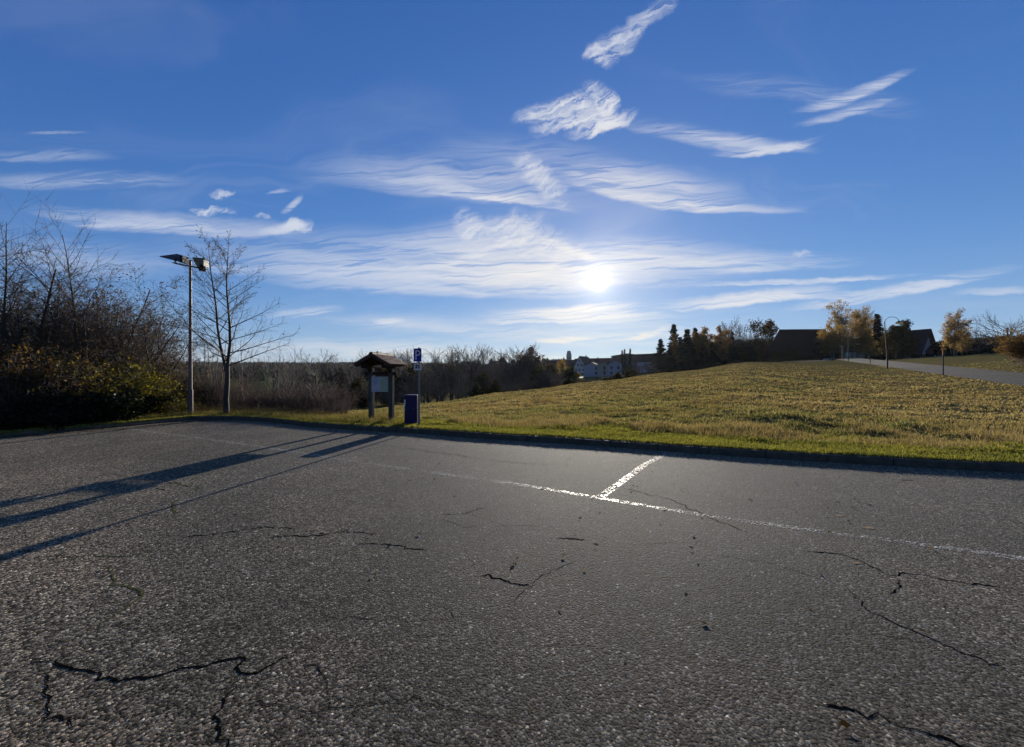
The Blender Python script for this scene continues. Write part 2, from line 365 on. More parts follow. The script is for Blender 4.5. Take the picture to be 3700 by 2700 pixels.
# ================================================================ mesh helpers
class MB:
    """collects vertices and faces; build() links them as ONE mesh object"""
    def __init__(s): s.v = []; s.f = []; s.mi = []
    def add(s, vs, fs, mi=0):
        o = len(s.v); s.v += [tuple(v) for v in vs]; s.f += [[o+i for i in f] for f in fs]; s.mi += [mi]*len(fs); return s
    def box(s, x0, x1, y0, y1, z0, z1, mi=0):
        return s.add([(x0,y0,z0),(x1,y0,z0),(x1,y1,z0),(x0,y1,z0),(x0,y0,z1),(x1,y0,z1),(x1,y1,z1),(x0,y1,z1)],
                     [(3,2,1,0),(4,5,6,7),(0,1,5,4),(1,2,6,5),(2,3,7,6),(3,0,4,7)], mi)
    def bar(s, a, b, w, h=None, mi=0):
        """square bar between two points"""
        h = w if h is None else h
        a, b = Vector(a), Vector(b); d = (b-a).normalized(); up = Vector((0,0,1)) if abs(d.z) < .95 else Vector((1,0,0))
        x = d.cross(up).normalized()*w/2; y = x.cross(d).normalized()*h/2
        q = [a-x-y, a+x-y, a+x+y, a-x+y, b-x-y, b+x-y, b+x+y, b-x+y]
        return s.add(q, [(3,2,1,0),(4,5,6,7),(0,1,5,4),(1,2,6,5),(2,3,7,6),(3,0,4,7)], mi)
    def tube(s, pts, rs, k=8, mi=0, cap=True):
        pts = [Vector(p) for p in pts]; rings = []
        if not hasattr(rs, '__len__'): rs = [rs]*len(pts)
        for i, p in enumerate(pts):
            d = (pts[min(i+1, len(pts)-1)]-pts[max(i-1, 0)]).normalized()
            up = Vector((0,0,1)) if abs(d.z) < .9 else Vector((0,1,0))
            x = d.cross(up).normalized(); y = x.cross(d)
            rings.append([p + (x*math.cos(2*math.pi*j/k) + y*math.sin(2*math.pi*j/k))*rs[i] for j in range(k)])
        vs = [v for r in rings for v in r]; fs = []
        for i in range(len(pts)-1):
            for j in range(k): fs.append((i*k+j, i*k+(j+1)%k, (i+1)*k+(j+1)%k, (i+1)*k+j))
        if cap: fs += [tuple(range(k))[::-1], tuple((len(pts)-1)*k+j for j in range(k))]
        return s.add(vs, fs, mi)
    def prism(s, poly, y0, y1, mi=0):
        """polygon in x,z extruded along y"""
        n = len(poly)
        vs = [(x, y0, z) for x, z in poly]+[(x, y1, z) for x, z in poly]
        fs = [tuple(range(n)), tuple(range(2*n-1, n-1, -1))]+[(i, n+i, n+(i+1)%n, (i+1)%n) for i in range(n)]
        return s.add(vs, fs, mi)
    def build(s, name, mats, parent=None, smooth=False):
        me = bpy.data.meshes.new(name); me.from_pydata(s.v, [], s.f)
        for m in (mats if isinstance(mats, (list, tuple)) else [mats]): me.materials.append(m)
        if any(s.mi): me.polygons.foreach_set('material_index', s.mi)
        if smooth: me.polygons.foreach_set('use_smooth', [True]*len(me.polygons))
        o = bpy.data.objects.new(name, me); COL.objects.link(o)
        if parent: o.parent = parent
        return o

def np_mesh(name, V, Fc, mat, parent=None, colors=None):
    """big mesh from numpy arrays; Fc is (n, 3) or (n, 4)"""
    me = bpy.data.meshes.new(name); k = Fc.shape[1]
    me.vertices.add(len(V)); me.vertices.foreach_set('co', np.asarray(V, np.float32).ravel())
    me.loops.add(Fc.size); me.loops.foreach_set('vertex_index', Fc.astype(np.int32).ravel())
    me.polygons.add(len(Fc)); me.polygons.foreach_set('loop_start', np.arange(0, Fc.size, k, dtype=np.int32))
    me.update(calc_edges=True)
    if colors is not None:
        a = me.color_attributes.new('blade', 'FLOAT_COLOR', 'POINT')
        c = np.ones((len(V), 4), np.float32); c[:, :3] = colors; a.data.foreach_set('color', c.ravel())
    me.materials.append(mat)
    o = bpy.data.objects.new(name, me); COL.objects.link(o)
    if parent: o.parent = parent
    return o

def tag(o, label=None, cat=None, group=None, kind=None):
    if label: o['label'] = label
    if cat: o['category'] = cat
    if group: o['group'] = group
    if kind: o['kind'] = kind
    return o
def empty(name, loc=(0,0,0), rz=0., label=None, cat=None, group=None):
    o = bpy.data.objects.new(name, None); COL.objects.link(o); o.location = loc; o.rotation_euler = (0, 0, rz)
    return tag(o, label, cat, group)
def copy_tree(o, parent=None):
    c = o.copy(); COL.objects.link(c)
    if parent: c.parent = parent
    for ch in list(o.children): copy_tree(ch, c)
    return c

# value noise in numpy
_rs = np.random.RandomState(5); _tab = _rs.rand(256, 256)
def vnoise(x, y):
    xi = np.floor(x).astype(int); yi = np.floor(y).astype(int); fx = x-xi; fy = y-yi
    fx = fx*fx*(3-2*fx); fy = fy*fy*(3-2*fy)
    g = lambda a, b: _tab[a & 255, b & 255]
    return (g(xi,yi)*(1-fx)+g(xi+1,yi)*fx)*(1-fy)+(g(xi,yi+1)*(1-fx)+g(xi+1,yi+1)*fx)*fy
def fbm(x, y, o=4):
    t = 0; a = .5
    for _ in range(o): t = t+a*vnoise(x, y); x = x*2.03+17; y = y*2.03+9; a *= .5
    return t

# ================================================================ terrain
def P(u, y, d):
    """the place seen at (u, y) in the photograph, d metres in front of the camera plane"""
    return Vector(((u-1850)/F*d, d, EYE+(1355-y)/F*d))
def on_lot(u, y):
    d = EYE*F/(y-1355); return Vector(((u-1850)/F*d, d, 0))

KPX = [(50,1580),(300,1556),(500,1537),(600,1527),(690,1519),(760,1517),(860,1519),(958,1524),(1095,1540),(1200,1549),
       (1300,1556),(1515,1567),(1700,1583),(2100,1608),(2500,1638),(2900,1666),(3300,1688),(3650,1708)]
kerb_pts = [on_lot(*q).to_2d() for q in KPX]
kerb_pts += [Vector(q) for q in [(11.4,5.3),(15,3.4),(20,-2),(22,-10),(12,-22),(-12,-22),(-22,-8),(-17.5,2),(-14.6,7.3)]]
KP = np.array([tuple(q) for q in kerb_pts])
_kaz = np.degrees(np.arctan2(KP[:,0], KP[:,1]))
def rk(az):
    """distance of the kerb line from the camera's foot in direction az (degrees)"""
    az = np.asarray(az, float); out = np.zeros_like(az); dx = np.sin(np.radians(az)); dy = np.cos(np.radians(az)); n = len(KP)
    best = np.full(az.shape, 1e9)
    for i in range(n):
        p = KP[i]; q = KP[(i+1) % n]; e = q-p
        det = dx*(-e[1])-dy*(-e[0]); det = np.where(np.abs(det) < 1e-9, 1e-9, det)
        t = (p[0]*(-e[1])-p[1]*(-e[0]))/det; s = (dx*p[1]-dy*p[0])/det
        ok = (t > 0) & (s >= -1e-6) & (s <= 1+1e-6); best = np.where(ok & (t < best), t, best)
    return best

# height profiles: picture column -> [(distance in front, height), ...]
COLS = {
 50:  [(9.9,.14),(13,.05),(20,-.5),(40,-3),(100,-8),(300,-8),(600,4),(1000,24),(1500,30)],
 690: [(14,.14),(16.5,.10),(22,-.6),(40,-3),(90,-6.5),(150,-6),(400,-1),(800,14),(1100,26),(1500,29)],
 1000:[(13.4,.14),(16,.10),(22,-.6),(40,-2.8),(80,-5.6),(150,-6),(400,-2),(800,12),(1100,25),(1500,28)],
 1300:[(11.5,.14),(13.5,.12),(20,-.41),(25,-.79),(30,-1.19),(40,-2.3),(60,-4.2),(100,-6),(150,-6),(400,-2),(800,12),(1100,25),(1500,28)],
 1500:[(10.9,.14),(13,.14),(20,-.35),(27,-.73),(35,-1.12),(45,-2.6),(60,-4.5),(100,-6),(150,-5.5),(300,0),(600,10),(1100,22),(1500,26)],
 1850:[(10,.15),(12,.15),(20,-.02),(30,-.14),(42,-.18),(55,-1.8),(80,-4.5),(110,-6),(150,-4),(250,4),(400,8),(1100,16),(1500,20)],
 2100:[(9.4,.15),(11,.15),(20,.22),(35,.33),(50,.62),(65,-.3),(90,-2),(130,-.6),(170,1.2),(250,4),(350,7),(600,10),(1500,14)],
 2400:[(8.4,.15),(10,.15),(20,.42),(35,1.05),(60,1.98),(80,1.6),(100,1.2),(150,2),(250,5),(350,8),(600,10),(1500,12)],
 2700:[(7.4,.15),(9,.17),(20,.75),(35,1.62),(50,2.62),(75,4.25),(100,4.6),(200,5),(350,8),(600,10),(1500,12)],
 3000:[(6.8,.15),(8,.16),(20,.52),(30,1.05),(40,1.70),(60,3.15),(90,5.2),(130,5.6),(200,6),(350,8),(600,10),(1500,12)],
 3206:[(6.4,.15),(8,.16),(20,.48),(32,1.25),(50.6,2.44),(71,4.28),(90,5.3),(130,6.2),(200,7),(600,10),(1500,12)],
 3410:[(6.1,.15),(8,.16),(20,.60),(33.6,1.55),(47.6,2.78),(70,4.9),(90,6.1),(130,7),(600,10),(1500,12)],
 3650:[(5.7,.15),(8,.2),(15,.48),(24,1.0),(34,1.9),(55,4.1),(75,6.2),(130,7.5),(600,10),(1500,12)],
}
_us = sorted(COLS); _cz = []; _RG = np.exp(np.linspace(math.log(5), math.log(3000), 700))
_azs = [math.degrees(math.atan((u-1850)/F)) for u in _us]
for u, a in zip(_us, _azs):
    q = COLS[u]; r = [math.log(d/math.cos(rad(a))) for d, _ in q]
    _cz.append(np.interp(np.log(_RG), r, [z for _, z in q]))
_azs = [-180, -95]+_azs+[80, 120, 180]
_back = np.interp(np.log(_RG), [math.log(5), math.log(40), math.log(300), math.log(3000)], [.14, .3, 4, 14])
_CZ = np.array([_back, _cz[0]]+_cz+[_cz[-1], _back, _back])
_k = np.ones(9)/9
_CZ = np.array([np.convolve(np.pad(c, 4, 'edge'), _k, 'valid') for c in _CZ])
def base_z(az, r):
    az = np.asarray(az, float); r = np.asarray(r, float)
    i = np.clip(np.searchsorted(_azs, az)-1, 0, len(_azs)-2); A = np.array(_azs)
    t = np.clip((az-A[i])/(A[i+1]-A[i]), 0, 1)
    j = np.clip((np.log(np.maximum(r, 5))-math.log(5))/(math.log(3000)-math.log(5))*699, 0, 698.999); j0 = j.astype(int); fj = j-j0
    # cubic in azimuth, so that the slopes carry on
    def at(k): k = np.clip(k, 0, len(_azs)-1); return _CZ[k, j0]*(1-fj)+_CZ[k, j0+1]*fj
    p0, p1, p2, p3 = at(i-1), at(i), at(i+1), at(i+2)
    tt = t*t*(3-2*t)
    lin = p1*(1-t)+p2*t; return lin*.4+(p1*(1-tt)+p2*tt)*.6
# the lane on the right hill: near edge from (32,24) heading (.576,.817), 5 m wide
RD = np.array([.576, .817]); RN = np.array([.817, -.576]); R0 = np.array([32., 24.])
ROADPL = lambda x, y: 1+.043*(x-32)+.034*(y-24)
def ground(x, y):
    x = np.asarray(x, float); y = np.asarray(y, float)
    az = np.degrees(np.arctan2(x, y)); r = np.hypot(x, y); z = base_z(az, r); k = rk(az)
    e = np.clip((r-k-.35)/1.6, 0, 1); t = np.clip(1-r/260, 0, 1)
    lump = (fbm(x*1.5+3, y*1.5, 3)-.44)*.13 + (fbm(x*.35, y*.35+40, 2)-.37)*.22 + np.maximum(vnoise(x*2.1, y*1.4+9)-.62, 0)*.18
    s = (x-R0[0])*RD[0]+(y-R0[1])*RD[1]; n = (x-R0[0])*RN[0]+(y-R0[1])*RN[1]
    on = np.clip(1-np.maximum(np.maximum(-n, n-5)-.2, 0)/2.5, 0, 1)*np.clip((s+60)/10, 0, 1)*np.clip((92-s)/12, 0, 1)
    on = on*np.where(x > 12, 1, 0)
    z = z*(1-on)+ROADPL(x, y)*on
    return z+lump*e*t*(1-on)
def gz(x, y): return float(ground(np.array([x]), np.array([y]))[0])

def build_ground():
    azv = np.concatenate([np.arange(-180, -62, 3.), np.arange(-62, 62, .2), np.arange(62, 180, 3.)]); na = len(azv)
    k = rk(azv); st = [0.0]; s = .10
    while st[-1] < 2600: st.append(st[-1]+s); s *= 1.021
    st = np.array(st); R = k[:, None]+.13+st[None, :]
    X = np.sin(np.radians(azv))[:, None]*R; Y = np.cos(np.radians(azv))[:, None]*R
    Z = ground(X.ravel(), Y.ravel()).reshape(R.shape)
    Z[:, 0] -= .012; X = np.hstack([X[:, :1], X]); Y = np.hstack([Y[:, :1], Y]); Z = np.hstack([Z[:, :1]*0-.3, Z])
    V = np.stack([X, Y, Z], -1).reshape(-1, 3); nr = len(st)+1
    i, j = np.meshgrid(np.arange(na), np.arange(nr-1), indexing='ij'); i2 = (i+1) % na
    Fc = np.stack([i*nr+j, i*nr+j+1, i2*nr+j+1, i2*nr+j], -1).reshape(-1, 4)
    o = np_mesh('meadow_ground', V, Fc, M['soil']); tag(o, kind='structure')
    o.data.polygons.foreach_set('use_smooth', [True]*len(Fc))
    # the car park itself
    az = np.arange(-180, 180, 1.); kk = rk(az)+.02
    ring = [(math.sin(rad(a))*r, math.cos(rad(a))*r, 0) for a, r in zip(az, kk)]
    ring = [tuple(q)+(0,) for q in KP]
    b = MB(); n = len(ring); b.add([(0, 0, 0)]+ring, [(0, 1+(i+1) % n, 1+i) for i in range(n)])
    lot = b.build('car_park', M['asphalt']); tag(lot, kind='structure')
    return lot
lot = build_ground()

def along(pts, step):
    """evenly spaced points along a polyline"""
    pts = [Vector(p) for p in pts]; out = [pts[0].copy()]; left = step
    for a, b in zip(pts, pts[1:]):
        L = (b-a).length; t = left
        while t <= L: out.append(a+(b-a)*(t/L)); t += step
        left = t-L
    return out

def build_kerb():
    root = empty('kerb', (0,0,0)); tag(root, kind='structure')
    pts = [Vector((p.x, p.y, 0)) for p in kerb_pts[:20]]
    pts = [pts[0]+(pts[0]-pts[1]).normalized()*3]+pts
    q = along(pts, 1.0); rng = random.Random(3)
    for a, b in zip(q, q[1:]):
        d = (b-a).normalized(); nrm = Vector((-d.y, d.x, 0))
        left = a.x < -11.5 and a.y < 13.6
        h = .06 if left else .135
        g_ = .007; a2 = a+d*g_; b2 = b-d*g_; h += rng.uniform(-.006, .006)
        o0, w, c = nrm*rng.uniform(-.006, .006), .14, .018
        mb = MB(); vs = []
        for p in (a2, b2):
            for off, z in ((0, -.05), (0.006, h-c), (c, h), (w, h), (w, -.05)):
                vs.append(p+o0+nrm*off+Vector((0, 0, z)))
        mb.add(vs, [(0,1,2,3,4),(9,8,7,6,5)]+[(i, 5+i, 5+(i+1) % 5, (i+1) % 5) for i in range(5)])
        mb.build('kerb_stone', M['kerb'], root)
build_kerb()

def ribbon(name, pts, w, mat, z, parent, jag=0., seed=1, taper=False, sub=.05):
    """flat strip following points on the car park; jag makes a crack of it"""
    rng = random.Random(seed)
    q = along(pts, sub) if jag else [Vector(p) for p in pts]
    if jag:
        off = 0; n = len(q); base = list(q)
        for i in range(1, n-1):
            off = off*.86+rng.gauss(0, jag)*(1.9 if rng.random() < .25 else .35)
            d = (base[min(i+1, n-1)]-base[i-1]).normalized(); q[i] = base[i]+Vector((-d.y, d.x, 0))*off+Vector((rng.gauss(0, jag*.25), 0, 0))
    vs, fs = [], []; wv = .6
    for i, p in enumerate(q):
        d = (q[min(i+1, len(q)-1)]-q[max(i-1, 0)]).normalized(); nn = Vector((-d.y, d.x, 0))
        if jag and rng.random() < .5: wv = wv*.5+.5*rng.uniform(.1, 1.7)
        ww = w*(1 if not jag else wv)
        if taper: ww *= max(.12, min(1, 10*min(i, len(q)-1-i)/len(q)))
        vs += [(p+nn*ww/2).to_tuple()[:2]+(z,), (p-nn*ww/2).to_tuple()[:2]+(z,)]
        if i: fs.append((2*i-2, 2*i-1, 2*i+1, 2*i))
    b = MB(); b.add(vs, fs); return b.build(name, mat, parent)

def build_marks():
    s = lambda *q: [on_lot(*k) for k in q]
    L = [(s((2164,1800),(2560,1866),(2900,1912),(3330,1968),(3760,2028)), .105, 'paint'),
         (s((2164,1800),(2270,1724),(2330,1680),(2412,1636)), .12, 'paint'),
         (s((1880,1752),(2164,1800)), .10, 'paint'),
         (s((1290,1669),(1500,1700),(1720,1730),(1880,1752)), .11, 'paint_faint'),
         (s((820,1597),(1000,1624),(1290,1669)), .12, 'paint_faint'),
         (s((460,1550),(620,1570),(820,1597)), .12, 'paint_faint')]
    for p, w, m in L: ribbon('painted_line', p, w, M[m], .004, lot)
    C = [ # dark open cracks
        (((1085,2358),(1010,2385),(925,2440),(870,2435),(845,2402),(800,2405),(740,2418),(680,2410),(600,2435),(540,2448),(380,2430),(250,2420),(184,2393),(60,2400)), .016),
        (((855,2440),(865,2480),(825,2510),(810,2540),(790,2590),(800,2640),(850,2655),(868,2720)), .012), (((795,2300),(850,2280),(910,2262)), .006),
        (((195,2410),(170,2470),(178,2545),(170,2590),(195,2640),(232,2665)), .009),
        (((640,1945),(780,1930),(880,1910),(930,1906),(1080,1912)), .012),
        (((970,1934),(1150,1944),(1230,1922),(1390,1926)), .012), (((1268,1966),(1370,1964),(1470,1975),(1545,1988)), .014),
        (((1732,2080),(1800,2086),(1850,2108),(1930,2122)), .014), (((2005,1945),(2120,1952)), .02),
        (((2242,1760),(2360,1790),(2480,1830),(2560,1860),(2640,1900),(2740,1945)), .012),
        (((2890,1990),(2960,1995),(3040,2005),(3110,2025),(3200,2068),(3260,2075),(3340,2078),(3420,2100),(3560,2120),(3690,2130)), .014),
        (((3060,2120),(3120,2200),(3180,2240),(3250,2270),(3380,2320),(3500,2380),(3700,2470)), .009),
        (((2960,2540),(3040,2555),(3090,2575),(3170,2585),(3240,2620),(3330,2650),(3420,2670),(3500,2690),(3560,2720)), .016),
        (((1340,1605),(1500,1625),(1700,1652),(1850,1672),(2050,1684)), .016), (((1590,1860),(1680,1858),(1770,1838)), .01),
        (((2140,1812),(2200,1770),(2290,1712),(2360,1665)), .014), (((470,1700),(520,1706)), .02),(((1200,1770),(1300,1776)),.01),
        (((3244,2090),(3250,2120),(3210,2145)), .012), (((3250,1735),(3300,1736)), .02), (((1600,2190),(1640,2240)), .006), (((560,1765),(600,1772)), .02)]
    for i, (p, w) in enumerate(C): ribbon('crack', s(*p), w*.95, M['crack'], .002, lot, jag=.013, seed=i, taper=True, sub=.022)
    # hairline crazing that spreads from the wide cracks
    rng = random.Random(61)
    for i in range(20):
        c = on_lot(rng.uniform(100, 3650), rng.uniform(1640, 2650)**1.0); a = rng.choice([.2, .35, 1.9, 2.9, .1])+rng.uniform(-.5, .5); L = rng.uniform(.25, 1.1)
        pts = [c]
        for k in range(4): a += rng.uniform(-.5, .5); pts.append(pts[-1]+Vector((math.cos(a), math.sin(a), 0))*L/4)
        if math.degrees(math.atan2(pts[-1].x, pts[-1].y)) > -60: ribbon('crack', pts, rng.uniform(.003, .005), M['crack'], .0018, lot, jag=.010, seed=200+i, taper=True, sub=.03)
    Mo = [(((150,2005),(260,2000),(330,2008),(480,2012),(560,1990),(640,1946)), .016), (((400,2040),(410,2110),(500,2125),(510,2140),(470,2180),(400,2230),(330,2270),(280,2300),(170,2310)), .018),
          (((590,1738),(640,1750),(720,1760),(710,1780)), .022), (((628,1808),(632,1845),(640,1862)), .026),((((98,2539),(150,2545))),.02)]
    for i, (p, w) in enumerate(Mo): ribbon('mossy_crack', s(*p), w*.75, M['moss'], .0022, lot, jag=.014, seed=40+i, taper=True, sub=.035)
    for i, (u, y, r) in enumerate([(3030,1864,.035),(3140,1908,.05),(3100,2035,.035)]):
        c = on_lot(u, y); rng = random.Random(i); b = MB()
        pts = [(c.x+math.cos(a*.5)*r*rng.uniform(.5, 1.2)*1.4, c.y+math.sin(a*.5)*r*rng.uniform(.4, 1.), .003) for a in range(13)]
        b.add(pts[:12], [tuple(range(12))]); b.build('sand_patch', M['sand'], lot)
build_marks()

def build_road():
    root = None; vs, fs = [], []
    S = np.linspace(-40, 88, 60)
    for i, s_ in enumerate(S):
        for n_ in np.linspace(0, 5, 5):
            p = R0+RD*s_+RN*n_; vs.append((p[0], p[1], ROADPL(p[0], p[1])+.045+.03*math.sin(math.pi*n_/5)))
        if i:
            for k in range(4): a = (i-1)*5+k; fs.append((a, a+1, a+6, a+5))
    b = MB(); b.add(vs, fs); o = b.build('lane', M['road']); tag(o, kind='structure')
    # side arm that turns off towards the barn, and the bright village street far off
    c0 = np.array([66.5, 78.]); vs, fs = [], []
    for i in range(14):
        t = i/13; c = c0+np.array([-14, 26])*t+np.array([6, 0])*t*t; w = 2.2
        for k in (-1, 0, 1): x, y = c[0]+k*w, c[1]; vs.append((x, y, gz(x, y)+.14))
        if i:
            for k in range(2): a = (i-1)*3+k; fs.append((a, a+1, a+4, a+3))
    b = MB(); b.add(vs, fs); o = b.build('farm_track', M['road']); tag(o, kind='structure')
build_road()

# ================================================================ street furniture
def xf(o, loc, rz=0): o.location = loc; o.rotation_euler = (0, 0, rz); return o

def build_kiosk():
    c = P(1378, 1355, 12.25); z0 = gz(c.x, c.y)-.03
    K = empty('notice_kiosk', (c.x, c.y, z0), -rad(11), 'small wooden notice kiosk with red-brown tiled gable roof on two grey posts', 'notice kiosk')
    H = 2.0-z0   # eaves height above the ground
    for s in (-1, 1):
        b = MB(); x = s*.355
        b.box(x-.07, x+.07, -.07, .07, 0, H-.14); o = b.build('post', M['post'], K)
        m = o.modifiers.new('edge', 'BEVEL'); m.width = .008; m.segments = 2
        b = MB(); b.bar((x, 0, H-.30), (x, -.34, H-.02), .075, .075); b.bar((x, 0, H-.30), (x, .34, H-.02), .075, .075); b.build('brace', M['darkwood'], K)
        b = MB(); b.box(x-.055, x+.055, -.50, .50, H-.138, H-.03); b.build('roof_beam', M['darkwood'], K)
    b = MB(); b.box(-.55, .55, -.045, .045, H-.36, H-.255); b.build('cross_beam', M['darkwood'], K)
    b = MB(); b.box(-.33, .33, -.035, .035, H-.03, H+.04); b.build('tie_beam', M['darkwood'], K)
    W, RH, L0, L1 = .56, .30, -.56, .56
    T = lambda x: H+.005+RH*(1-abs(x)/W)
    for s in (-1, 1):   # sarking boards and barge boards
        for k in range(5):
            a, b_ = k/5, (k+1)/5-.006
            xa, xb = s*W*a, s*W*b_; mb = MB()
            mb.prism([(xa, T(xa)-.022), (xb, T(xb)-.022), (xb, T(xb)), (xa, T(xa))][::s], L0+.02, L1-.02); mb.build('roof_board', M['darkwood'], K)
        for y in (L0-.012, L1+.012):
            mb = MB(); mb.prism([(0, H+RH-.075), (s*(W+.01), H-.085), (s*(W+.01), H+.022), (0, H+RH+.028)][::s], y-.012, y+.012); mb.build('barge_board', M['bargewood'], K)
        mb = MB(); mb.box(min(s*(W+.012), s*(W+.032)), max(s*(W+.012), s*(W+.032)), L0-.02, L1+.02, H-.085, H+.0); mb.build('eaves_board', M['bargewood'], K)
        mb = MB(); mb.bar((s*.33, L0+.05, H-.055), (s*.33, L1-.05, H-.055), .07, .09); mb.build('purlin', M['darkwood'], K)
    # tiles
    rng = random.Random(2); cols_, rows = 7, 7; tw = (L1-L0+.10)/cols_; sl = math.hypot(W, RH)*1.09; ang = math.atan2(RH, W)
    me = []
    for mt in ('tile', 'tile2'):
        mb = MB(); l = sl/rows*1.32; w = tw/2-.004
        mb.add([(0,-w,.0),(l,-w,.012),(l,w,.012),(0,w,0),(0,-w,.017),(l,-w,.034),(l,w,.034),(0,w,.017)],
               [(3,2,1,0),(4,5,6,7),(0,1,5,4),(1,2,6,5),(2,3,7,6),(3,0,4,7)])
        o = mb.build('roof_tile', M[mt], K); me.append(o.data); bpy.data.objects.remove(o)
    for s in (-1, 1):
        for r in range(rows):
            for k in range(cols_):
                o = bpy.data.objects.new('roof_tile', me[rng.random() < .38]); COL.objects.link(o); o.parent = K
                t = r*sl/rows; x = s*t*math.cos(ang); z = H+RH+.012-t*math.sin(ang)
                o.location = (x, L0-.05+tw*(k+.5)+rng.uniform(-.003, .003), z+rng.uniform(0, .003))
                o.rotation_euler = (0, ang+rng.uniform(-.03, .03), 0) if s > 0 else (0, ang+rng.uniform(-.03, .03), math.pi)
                if s < 0: o.rotation_euler = (0, ang, math.pi)
    for k in range(4):
        mb = MB(); y0 = L0-.06+k*.31; pr = []
        for j in range(7):
            a = math.pi*j/6; pr.append((math.cos(a)*.075, H+RH-.005+math.sin(a)*.078+.012*(k % 2)))
        mb.prism(pr, y0, y0+.325); mb.build('ridge_tile', M['tile' if k != 1 else 'tile2'], K)
    mb = MB(); mb.tube([(0, -.24, H+RH+.06), (0, -.24, H+RH+.115)], [.035, .02], 6); mb.build('ridge_clip', M['tile'], K)
    # notice board between the posts
    zt, zb = 1.59-z0, 1.10-z0
    mb = MB(); mb.box(-.30, .282, -.086, -.072, zb, zt); bd = mb.build('notice_board', M['board'], K)
    mb = MB(); mb.box(.005, .272, -.090, -.0865, zb+.012, zt-.012); mb.build('map_sheet', M['mapgreen'], bd)
    for i, (fx, dz, w) in enumerate([(0,.035,.22),(0,.052,.20),(.03,.085,.045),(0,.115,.23),(0,.132,.22),(0,.162,.23),(0,.186,.22),(0,.205,.18)]):
        mb = MB(); cx = -.158+fx*0; mb.box(cx-w/2, cx+w/2, -.0885, -.0865, zt-dz-.0045, zt-dz+.0035); mb.build('text_line', M['ink'], bd)
    mb = MB()
    for j in range(14):
        a = j/14*2*math.pi; mb.box(-.16+.04*math.cos(a)-.005, -.16+.04*math.cos(a)+.005, -.0885, -.0865, zt-.262+.036*math.sin(a)-.004, zt-.262+.036*math.sin(a)+.004)
    mb.build('printed_emblem', M['ink'], bd)
    mb = MB(); mb.box(-.085, -.058, -.0885, -.0865, zb+.018, zb+.06); mb.build('printed_mark', M['ink'], bd)
    mb = MB(); mb.box(-.13, -.12, -.0885, -.0865, zb+.03, zb+.05); mb.build('printed_mark', M['ink'], bd)
build_kiosk()

def rounded_slab(mb, w, d, z0, z1, r, n=5, mi=0):
    pts = []
    for cx, cy, a0 in ((w/2-r, d/2-r, 0), (-w/2+r, d/2-r, 90), (-w/2+r, -d/2+r, 180), (w/2-r, -d/2+r, 270)):
        for i in range(n+1):
            a = rad(a0+90*i/n); pts.append((cx+r*math.cos(a), cy+r*math.sin(a)))
    k = len(pts)
    mb.add([(x, y, z0) for x, y in pts]+[(x, y, z1) for x, y in pts],
           [tuple(range(k))[::-1], tuple(range(k, 2*k))]+[(i, (i+1) % k, k+(i+1) % k, k+i) for i in range(k)], mi)
    return mb

def build_cabinet():
    c = P(1490, 1355, 11.75); z0 = gz(c.x, c.y)
    K = empty('utility_cabinet', (c.x, c.y, z0-.02), -rad(2), 'dark blue metal cabinet with white stickers standing beside the parking sign', 'cabinet')
    H = 1.65-(1424-1355)/F*11.75-z0
    b = MB(); rounded_slab(b, .40, .40, .04, H-.05, .05); b.build('body', M['blue'], K)
    b = MB(); rounded_slab(b, .34, .34, 0, .041, .03); b.build('plinth', M['black'], K)
    b = MB(); rounded_slab(b, .405, .405, H-.049, H-.02, .05); rounded_slab(b, .36, .36, H-.0195, H, .06); b.build('lid', M['blue'], K)
    b = MB(); b.box(-.155, .165, -.2045, -.2005, .10, H-.11); d = b.build('door', M['blue'], K)
    b = MB(); b.tube([(.10, -.2045, .50), (.10, -.212, .50)], .011, 8); b.build('lock', M['steel'], d)
    for z, w, h in ((.70, .050, .13), (.585, .040, .085), (.475, .034, .085)):
        b = MB(); b.box(-.199, -.199+w, -.2065, -.2050, z-h/2+.02, z+h/2+.02); o = b.build('sticker', M['signwhite'], K)
        for k in range(3):
            b = MB(); b.box(-.194, -.199+w-.006, -.208, -.2068, z-h/4+.02+k*h*.22, z-h/4+.024+k*h*.22); b.build('sticker_print', M['ink'], o)
build_cabinet()

